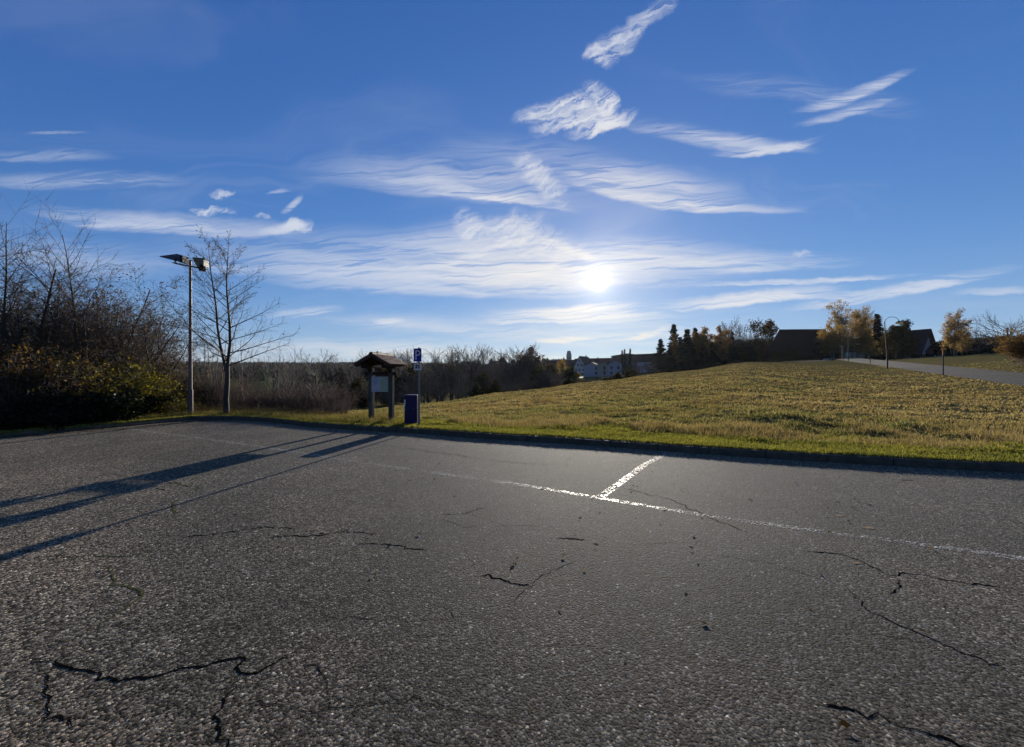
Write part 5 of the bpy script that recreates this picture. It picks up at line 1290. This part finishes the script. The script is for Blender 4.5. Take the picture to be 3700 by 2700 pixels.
def buildings():
    # --- village
    W = lambda xs, zs, s='f', w=.9, h=1.2: [(s, x, z, w, h) for z in zs for x in xs]
    house('gabled_house', 2110, 1335, 215, 7.0, 12, 3.6, 5.6, M['render_w'], M['roof_d'], 'white half-timbered gabled house with steep dark roof right of the church', rad(-34), wins=W((-2.2, 0, 2.2), (1.2,), w=.9, h=1.3)+W((-1.0, 1.0), (4.1,), w=.8, h=1.1)+[('f', 0, 6.4, .6, .8)], group='village houses', chim=(0, 3, .9))
    K = house('white_house', 2143, 1350, 165, 6.6, 12, 4.4, 1.35, M['render_b'], M['roof_g'], 'bluish white house with low-pitched roof in the middle of the village', rad(-18), wins=W((1.9,), (1.0, 3.0), w=.9)+W((-3, 0, 3), (1.0, 3.0), 'l'), over=.7, group='village houses')
    house('white_house', 2186, 1346, 160, 5.0, 12, 4.8, 1.0, M['render_c'], M['roof_g'], 'pale narrow house left of the twin bluish house', rad(-16), wins=W((0,), (1.0, 3.0), w=.8, h=1.6), over=.6, group='village houses')
    house('white_house', 2222, 1346, 156, 5.6, 12, 4.9, 1.3, M['render_b'], M['roof_g'], 'bluish white house half hidden by the village spruces', rad(-16), wins=W((-1.3, 1.4), (1.0, 3.1), w=.9), over=.6, group='village houses')
    house('big_house', 2264, 1330, 190, 14, 8.0, 8.6, 1.0, M['render_g'], M['roof_d'], 'big brown flat-roofed house behind the three small spruces', rad(-8), wins=W((-4, -1, 2, 5), (1.5, 4.5), w=1.1), over=.5, group='village houses')
    house('roof_house', 2122, 1318, 235, 9, 15, 3.8, 4.4, M['render_g'], M['roof_r'], 'house with broad red-brown roof above the white gabled house', rad(72), wins=W((-3, 0, 3), (1.3,), 'r'), group='village houses')
    house('roof_house', 2172, 1318, 230, 8, 14, 3.6, 4.6, M['render_c'], M['roof_r'], 'red-roofed house with a peaked dormer in the village', rad(66), wins=W((-3, 0, 3), (1.3,), 'r'), group='village houses', chim=(.5, 2, .8))
    house('roof_house', 2205, 1322, 205, 8, 15, 3.3, 3.6, M['render_g'], M['roof_r'], 'red-roofed house behind the twin bluish houses', rad(70), wins=W((-3, 0, 3), (1.3,), 'r'), group='village houses')
    house('roof_house', 2068, 1312, 260, 8, 14, 3.6, 4.0, M['render_g'], M['roof_d'], 'dark-roofed house immediately right of the church tower', rad(70), wins=W((-3, 3), (1.3,), 'r'), group='village houses')
    house('roof_house', 2317, 1330, 190, 9, 16, 4.6, 3.4, M['render_b'], M['roof_g'], 'grey-roofed house right of the big brown house', rad(60), wins=W((-5, -2, 2, 5), (1.3, 3.1), 'r'), group='village houses')
    house('roof_house', 2352, 1330, 185, 8, 14, 5.4, 3.6, M['render_b'], M['roof_d'], 'dark-roofed house behind the first spruce', rad(50), wins=W((-4, 0, 4), (1.3, 3.1), 'r'), group='village houses')
    house('flat_house', 1740, 1330, 225, 9, 15, 4.0, 3.3, M['render_g'], M['roof_g'], 'grey-roofed house on the skyline left of the flat school roof', rad(74), wins=W((-4, 0, 4), (1.4,), 'r'), group='houses on the valley skyline')
    house('long_house', 1850, 1330, 225, 10, 26, 5.2, 1.4, M['render_g'], M['roof_g'], 'long low building with shallow roof below the fan-shaped trees', rad(80), wins=W((-9, -6, -3, 0, 3, 6, 9), (1.4, 3.6), 'r', 1.3), group='houses on the valley skyline')
    house('long_house', 1918, 1330, 230, 10, 22, 3.6, 1.6, M['render_g'], M['roof_d'], 'low dark building right of the long low building', rad(82), wins=W((-6, -2, 2, 6), (1.4,), 'r', 1.3), group='houses on the valley skyline')
    house('flat_house', 1787, 1330, 228, 9, 14, 4.0, 1.6, M['render_c'], M['roof_d'], 'low house between the grey roof and the long building', rad(82), wins=W((-4, 0, 4), (1.4,), 'r'), group='houses on the valley skyline')
    house('roof_house', 1990, 1325, 240, 8, 13, 3.4, 3.2, M['render_g'], M['roof_d'], 'dark-roofed house left of the church nave', rad(70), wins=W((-4, 0, 4), (1.4,), 'r'), group='village houses')
    house('roof_house', 1535, 1345, 190, 8, 13, 3.4, 3.0, M['render_b'], M['roof_d'], 'dark-roofed white house in the valley right of the parking sign', rad(70), wins=W((-4, 0, 4), (1.2,), 'r'), group='houses on the valley skyline')
    # --- church: tower with steep gabled cap and a nave
    c = P(2056, 1300, 330); z0 = gz(c.x, c.y)-.5; K = empty('church', (c.x, c.y, z0), rad(-12), 'church with pale square tower under a steep gabled cap', 'church')
    ht = top(2056, 1285, 330)+.5; hh = top(2056, 1268, 330)+.5; w = 4.4
    b = MB(); b.box(-w/2, w/2, -w/2, w/2, 0, ht); b.build('tower', M['render_c'], K)
    b = MB(); q = w/2+.15; b.add([(-q,-q,ht+.01),(q,-q,ht+.01),(q,q,ht+.01),(-q,q,ht+.01),(-q*.55,-.9,hh),(q*.55,-.9,hh),(q*.55,.9,hh),(-q*.55,.9,hh)], [(3,2,1,0),(4,5,6,7),(0,1,5,4),(1,2,6,5),(2,3,7,6),(3,0,4,7)]); b.build('tower_roof', M['render_c'], K)
    for x in (-.8, .8):
        b = MB(); b.box(x-.35, x+.35, -w/2-.06, -w/2-.004, ht-3.2, ht-1.4); b.build('belfry_opening', M['black'], K)
    b = MB(); b.prism([(-9, 0), (9, 0), (9, 5), (0, 10), (-9, 5)], -4, 4)
    b = MB(); b.box(-17, -w/2-.02, -4.5, 4.5, 0, ht*.42); b.build('nave_wall', M['render_w'], K)
    b = MB(); v = [(-17.4,-5,ht*.42-.1),(-w/2-.02,-5,ht*.42-.1),(-w/2-.02,5,ht*.42-.1),(-17.4,5,ht*.42-.1),(-15.5,0,ht*.75),(-w/2-.02,0,ht*.75)]
    b.add(v, [(0,1,5,4),(2,3,4,5),(3,0,4),(1,2,5),(3,2,1,0)]); b.build('nave_roof', M['roof_g'], K)
    # glazed roof windows that flash in the sun
    for u, y, d, lab in ((2137, 1298, 222, 'on the broad red-brown roof'), (2221, 1298, 200, 'on the red roof behind the twin houses')):
        pass
    # --- village street catching the sun
    vs, fs = [], []
    for i, (u, y) in enumerate([(2072,1361),(2084,1365),(2100,1368),(2112,1370)]):
        for k, dd in enumerate((150, 158)):
            p = P(u, 1355, dd); vs.append((p.x, p.y, gz(p.x, p.y)+.12))
        if i: a = 2*i-2; fs.append((a, a+2, a+3, a+1))
    b = MB(); b.add(vs, fs); tag(b.build('village_street', M['road']), kind='structure')
    # --- farm on the hill: big barn, farmhouse, chalet
    fs_ = 1.35; c = P(2903, 1290, 135); z0 = gz(c.x, c.y)-.4; K = empty('barn', (c.x, c.y, z0), rad(-4), 'large dark barn with hipped red-brown roof on top of the meadow', 'barn')
    K.scale = (fs_,)*3; H = (top(2898, 1192, 135)+.4)/fs_; hw = 2.2; L = 6.7; dp = 5.0
    b = MB(); b.box(-L, L, -dp, dp, 0, hw); b.build('wall', M['barnwood'], K)
    b = MB(); a = [(-L-.6,-dp-.6,hw-.2),(L+.6,-dp-.6,hw-.2),(L+.6,dp+.6,hw-.2),(-L-.6,dp+.6,hw-.2),(-L+.6,0,H),(L-1.2,0,H)]
    b.add([(x, y, z+.02) for x, y, z in a], [(0,1,5,4),(2,3,4,5),(3,0,4),(1,2,5),(3,2,1,0)]); rf = b.build('roof', M['roof_barn'], K)
    for k in range(9):
        f = (k+.5)/9; b = MB(); z = hw-.2+(H-hw+.2)*f+.04; y = -(dp+.6)*(1-f)-.01; x = (L+.6)*(1-f)+(L-1.2)*f-.1
        b.bar((-x-.4*f, y, z), (x, y, z), .12, .05); b.build('roof_course', M['roof_barn'], rf)
    b = MB(); b.tube([(-L+.5, 0, H+.03), (L-1.1, 0, H+.03)], .12, 6); b.build('ridge_cap', M['roof_barn'], rf)
    for x in (-4.5, 0, 4.5):
        b = MB(); b.box(x-1.2, x+1.2, -dp-.05, -dp-.003, 0, 1.9); b.build('door', M['darkwood'], K)
    K = house('farmhouse', 3100, 1284, 143, 9.5, 11, 3.4, 3.6, M['render_w'], M['roof_d'], 'white farmhouse half hidden behind the golden birches', rad(12), wins=W((-3, 0, 3), (1.2,), w=1.1), doors=[('f', 1.5, .3, 1., 2.)]); K.scale = (fs_,)*3
    # arched white entrance
    c = P(3148, 1278, 140); K = empty('white_porch', (c.x, c.y, gz(c.x, c.y)-.3), rad(8), 'small white outbuilding with a dark arched gateway beside the farmhouse', 'outbuilding'); K.scale = (fs_,)*3
    b = MB(); n = 10; Ro, w2, hh = 1.0, 2.1, 3.1; arc = [(Ro*math.cos(math.pi*i/n), 1.25+Ro*math.sin(math.pi*i/n)) for i in range(n+1)]
    b.prism([(-w2, 0), (-Ro, 0), (-Ro, hh), (-w2, hh-.5)], -1.5, 1.5); b.prism([(Ro, 0), (w2, 0), (w2, hh-.5), (Ro, hh)], -1.5, 1.5)
    for i in range(n): (xa, za), (xb, zb) = arc[i], arc[i+1]; b.prism([(xb, zb), (xa, za), (xa, hh), (xb, hh)], -1.5, 1.5)
    b.build('wall', M['render_w'], K); b = MB(); b.box(-w2-.2, w2+.2, -1.7, 1.7, hh+.003, hh+.25); b.build('roof', M['roof_d'], K)
    b = MB(); b.box(-.99, .99, 1.2, 1.3, 0, 2.2); b.build('gate', M['black'], K)
    # chalet: the ridge runs across, the gable with its window looks at the lane
    K = house('chalet', 3270, 1275, 146, 10.2, 8.4, 2.7, 6.2, M['render_w'], M['roof_d'], 'chalet with huge dark roof and a pale gable wall right of the dull green trees', rad(25), wins=[('r', -2.6, 3.1, 1.4, .9), ('f', 2.6, 3.0, 1.3, 1.), ('f', -1.5, .9, 1.3, 1.2), ('r', 3, .9, 1.2, 1.2)], over=1.1); K.scale = (fs_,)*3
    K = house('annexe', 3408, 1270, 143, 7, 12, 2.0, 3.0, M['barnwood'], M['roof_r'], 'low annexe with reddish dark roof between the chalet and the lone birch', rad(78), cat='shed', doors=[('r', 0, .3, 2., 1.8)]); K.scale = (fs_,)*3
    # pale tarpaulin heap beside the barn
    c = P(2990, 1276, 122); K = empty('covered_trailer', (c.x, c.y, gz(c.x, c.y)), rad(6), 'trailer under a pale grey cover beside the barn', 'trailer'); K.scale = (1.25,)*3
    b = MB(); n = 8; vs, fs = [], []
    for i, (x, s) in enumerate([(-1.25,.25),(-1.15,.75),(-.6,.98),(.1,1.),(.8,.92),(1.15,.6),(1.25,.2)]):
        for j in range(n+1): a = math.pi*j/n; vs.append((x, -.7*s*math.cos(a), .45+.80*s*math.sin(a)))
        if i:
            for j in range(n): q = (i-1)*(n+1)+j; fs.append((q, q+1, q+n+2, q+n+1))
    b.add(vs, fs); b.build('cover', M['render_b'], K, True)
    b = MB(); b.box(-1.1, 1.1, -.5, .5, .36, .46); b.build('chassis', M['black'], K)
    for x in (-.35, .35):
        for y in (-.62, .62): b = MB(); b.tube([(x, y-.08, .28), (x, y+.08, .28)], .28, 12); b.build('wheel', M['tyre'], K)
    # car seen on the drive behind the lawn
    c = P(3393, 1270, 128); K = empty('parked_car', (c.x, c.y, gz(c.x, c.y)+.02), rad(20), 'pale parked car roof glinting in front of the annexe', 'car')
    b = MB(); b.prism([(-2.1,.35),(2.1,.35),(2.15,.75),(1.3,.92),(.75,1.38),(-1.0,1.42),(-1.75,.98),(-2.15,.85)], -.85, .85); b.build('body', M['car'], K)
    b = MB(); b.prism([(1.15,.95),(.70,1.32),(-.95,1.35),(-1.5,.98)], -.858, .858); b.build('side_window', M['glass'], K)
    for x in (-1.3, 1.3):
        for y in (-.86, .86): b = MB(); b.tube([(x, y-.09, .32), (x, y+.09, .32)], .32, 14); w_ = b.build('wheel', M['tyre'], K); b = MB(); b.tube([(x, y-.095, .32), (x, y+.095, .32)], .18, 10); b.build('rim', M['steel'], w_)
    c = P(2118, 1355, 142); K = empty('parked_car', (c.x, c.y, gz(c.x, c.y)), rad(30), 'white parked car among the village gardens', 'car')
buildings()
for o_ in [o for o in bpy.data.objects if o.name.startswith('parked_car') and not o.children]: bpy.data.objects.remove(o_)

# ================================================================ grass
def grass():
    nr = np.random.RandomState(77)
    def blades(name, x, y, n_per, hgt, wid, colf, lean=.45):
        n = len(x); x = np.repeat(x, n_per); y = np.repeat(y, n_per); h = np.repeat(hgt, n_per); w = np.repeat(wid, n_per); m = len(x)
        x = x+nr.normal(size=m)*h*.45; y = y+nr.normal(size=m)*h*.45; z = ground(x, y)-.01
        az = np.degrees(np.arctan2(x, y)); ok = np.hypot(x, y) > rk(az)+.09
        s = (x-R0[0])*RD[0]+(y-R0[1])*RD[1]; q = (x-R0[0])*RN[0]+(y-R0[1])*RN[1]; ok &= ~((q > .05) & (q < 4.95) & (s > -45) & (s < 90))
        x, y, z, h, w, m = x[ok], y[ok], z[ok], h[ok], w[ok], ok.sum()
        h = h*nr.uniform(.5, 1.3, m); a = nr.uniform(0, 2*math.pi, m); f = nr.uniform(0, 2*math.pi, m); l = h*nr.uniform(.1, lean*2, m)
        dx, dy = np.cos(a)*w/2, np.sin(a)*w/2; lx, ly = np.cos(f)*l, np.sin(f)*l
        V = np.zeros((m, 5, 3), np.float32)
        V[:, 0] = np.stack([x-dx, y-dy, z], -1); V[:, 1] = np.stack([x+dx, y+dy, z], -1)
        mx, my, mz = x+lx*.35, y+ly*.35, z+h*.62
        V[:, 2] = np.stack([mx+dx*.8, my+dy*.8, mz], -1); V[:, 3] = np.stack([mx-dx*.8, my-dy*.8, mz], -1)
        V[:, 4] = np.stack([x+lx, y+ly, z+h*np.where(nr.rand(m) < .3, .75, 1)], -1)
        o = np.arange(m)[:, None]*5; T = np.stack([o+np.array([[0, 1, 2]]), o+np.array([[0, 2, 3]]), o+np.array([[3, 2, 4]])], 1).reshape(-1, 3)
        c = colf(x, y, np.hypot(x, y)-rk(np.degrees(np.arctan2(x, y))), nr.rand(m))
        ob = np_mesh(name, V.reshape(-1, 3), T, M['grass'], colors=np.repeat(c, 5, 0)); tag(ob, kind='stuff'); return ob
    green = np.array([.110, .124, .034]); straw = np.array([.235, .195, .105]); brown = np.array([.130, .096, .050]); dgreen = np.array([.062, .076, .024]); yel = np.array([.20, .195, .045])
    def mixc(a, b, t): return a*(1-t[:, None])+b*t[:, None]
    def col(x, y, e, r):
        n = fbm(x*.5+5, y*.5, 3)/.875; n2 = fbm(x*.13+50, y*.13+3, 3)/.875
        edge = 1.0+1.1*n+np.where(x > 2, .3, 0)
        tb = np.clip((e-edge)/.8, 0, 1)                      # verge is greener than the old meadow behind it
        near = mixc(green, yel, np.clip((n-.35)*2+r*.5, 0, 1)); far = mixc(straw, brown, np.clip((n-.3)*1.8+(r-.5)*.7, 0, 1))
        far = mixc(far, dgreen*1.3, np.clip((n2-.50)*4, 0, 1)*(r > .45))
        c = mixc(near, far, tb); c = np.where((r > .9)[:, None], c*1.5, c); return c*(.65+.7*nr.rand(len(r)))[:, None]
    # verge: short dense grass along the kerb
    n = 34000; az = nr.uniform(-58, 57, n); k = rk(az); r = k+.09+nr.rand(n)**1.1*2.6
    az2 = np.radians(az); x, y = np.sin(az2)*r, np.cos(az2)*r
    keep = ~((r-k > .55) & (az < -38.5)); x, y, r = x[keep], y[keep], r[keep]
    t = fbm(x*.9, y*.9, 2)/.75
    blades('verge_grass', x, y, 5, .035+.045*t+.02*(nr.rand(len(x)) > .9), .0055+r*.00035, col, .5)
    # rough meadow: thinner with distance, blades grow broader so that they stay visible
    n = 78000; az = nr.uniform(-34, 57, n); k = rk(az); r = (k+1.2)*np.exp(nr.rand(n)**1.25*np.log(78/(k+1.2)))
    az2 = np.radians(az); x, y = np.sin(az2)*r, np.cos(az2)*r; t = fbm(x*1.3+9, y*1.3, 2)/.75
    keep = (t > .33)|(nr.rand(n) > .6); x, y, r, t = x[keep], y[keep], r[keep], t[keep]
    blades('meadow_grass', x, y, 4, (.04+.08*t)*np.clip(1.15-r/160, .5, 1), .005+r*.0011, col, .65)
    # tall dry tufts on the meadow's front edge
    n = 5200; az = nr.uniform(-12, 57, n); k = rk(az); r = k+1.3+nr.gamma(2.0, .9, n); az2 = np.radians(az); x, y = np.sin(az2)*r, np.cos(az2)*r
    t = fbm(x*.8+30, y*.8, 2)/.75; keep = t > .52; x, y, r = x[keep], y[keep], r[keep]
    blades('dry_tufts', x, y, 7, .13+.07*nr.rand(len(x)), .005+r*.0003, lambda x, y, e, q: mixc(straw*1.15, brown, q), .5)
    # lawn beyond the lane and the foot of the thicket
    n = 9000; az = nr.uniform(-56, -17, n); k = rk(az); r = k+.5+nr.rand(n)*4.0; az2 = np.radians(az); x, y = np.sin(az2)*r, np.cos(az2)*r
    blades('thicket_edge_grass', x, y, 5, .08+.12*nr.rand(n), .008+0*r, lambda x, y, e, q: mixc(green*.9, brown, np.clip(q*1.2+e*.15-.2, 0, 1)), .6)
grass()

def litter():
    """fallen leaves along the left kerb and a few strays on the asphalt and verge"""
    nr = np.random.RandomState(9); root_pts = []
    n = 900; t = nr.rand(n); a, b = KP[0], KP[5]; x = a[0]+(b[0]-a[0])*t; y = a[1]+(b[1]-a[1])*t; e = nr.gamma(1.2, .28, n)
    x += e*.95+nr.normal(size=n)*.04; y -= e*.25; z = np.full(n, .006)
    u2 = nr.uniform(-56, 50, 170); r2 = rk(u2)*nr.uniform(.25, 1.15, 170); x[:170] = np.sin(np.radians(u2))*r2; y[:170] = np.cos(np.radians(u2))*r2
    out_ = r2 > rk(u2)+.1; z[:170] = np.where(out_, ground(x[:170], y[:170])+.05, .006)
    C = np.stack([x, y, z], -1); u = nr.rand(n)*6.28; s = nr.uniform(.012, .034, n); V = np.zeros((n, 4, 3), np.float32)
    for k in range(4):
        V[:, k, 0] = x+np.cos(u+k*1.57)*s*(1 if k % 2 else .6); V[:, k, 1] = y+np.sin(u+k*1.57)*s*(1 if k % 2 else .6); V[:, k, 2] = z+nr.rand(n)*.018
    np_mesh('fallen_leaves', V.reshape(-1, 3), np.arange(4*n).reshape(-1, 4), M['rust_leaf']); tag(bpy.data.objects['fallen_leaves'], kind='stuff')
litter()

# models that were copied but never set down themselves
for o_ in [o for o in COL.objects if o.parent is None and o.type in ('EMPTY', 'MESH') and 'label' not in o and 'kind' not in o]:
    for c_ in list(o_.children_recursive): bpy.data.objects.remove(c_)
    bpy.data.objects.remove(o_)

def haze():
    mb = MB(); mb.box(-1700, 1700, -300, 1750, -9.5, 70); m = bpy.data.materials.new('haze'); m.use_nodes = True; nt = m.node_tree
    for n in list(nt.nodes): nt.nodes.remove(n)
    g = G(nt); out = g.node('ShaderNodeOutputMaterial'); v = g.node('ShaderNodeVolumePrincipled')
    v.inputs['Density'].default_value = .00003; v.inputs['Color'].default_value = (.85, .9, 1, 1); v.inputs['Anisotropy'].default_value = .45
    nt.links.new(v.outputs[0], out.inputs['Volume']); o = mb.build('haze', m); tag(o, kind='stuff')
haze()
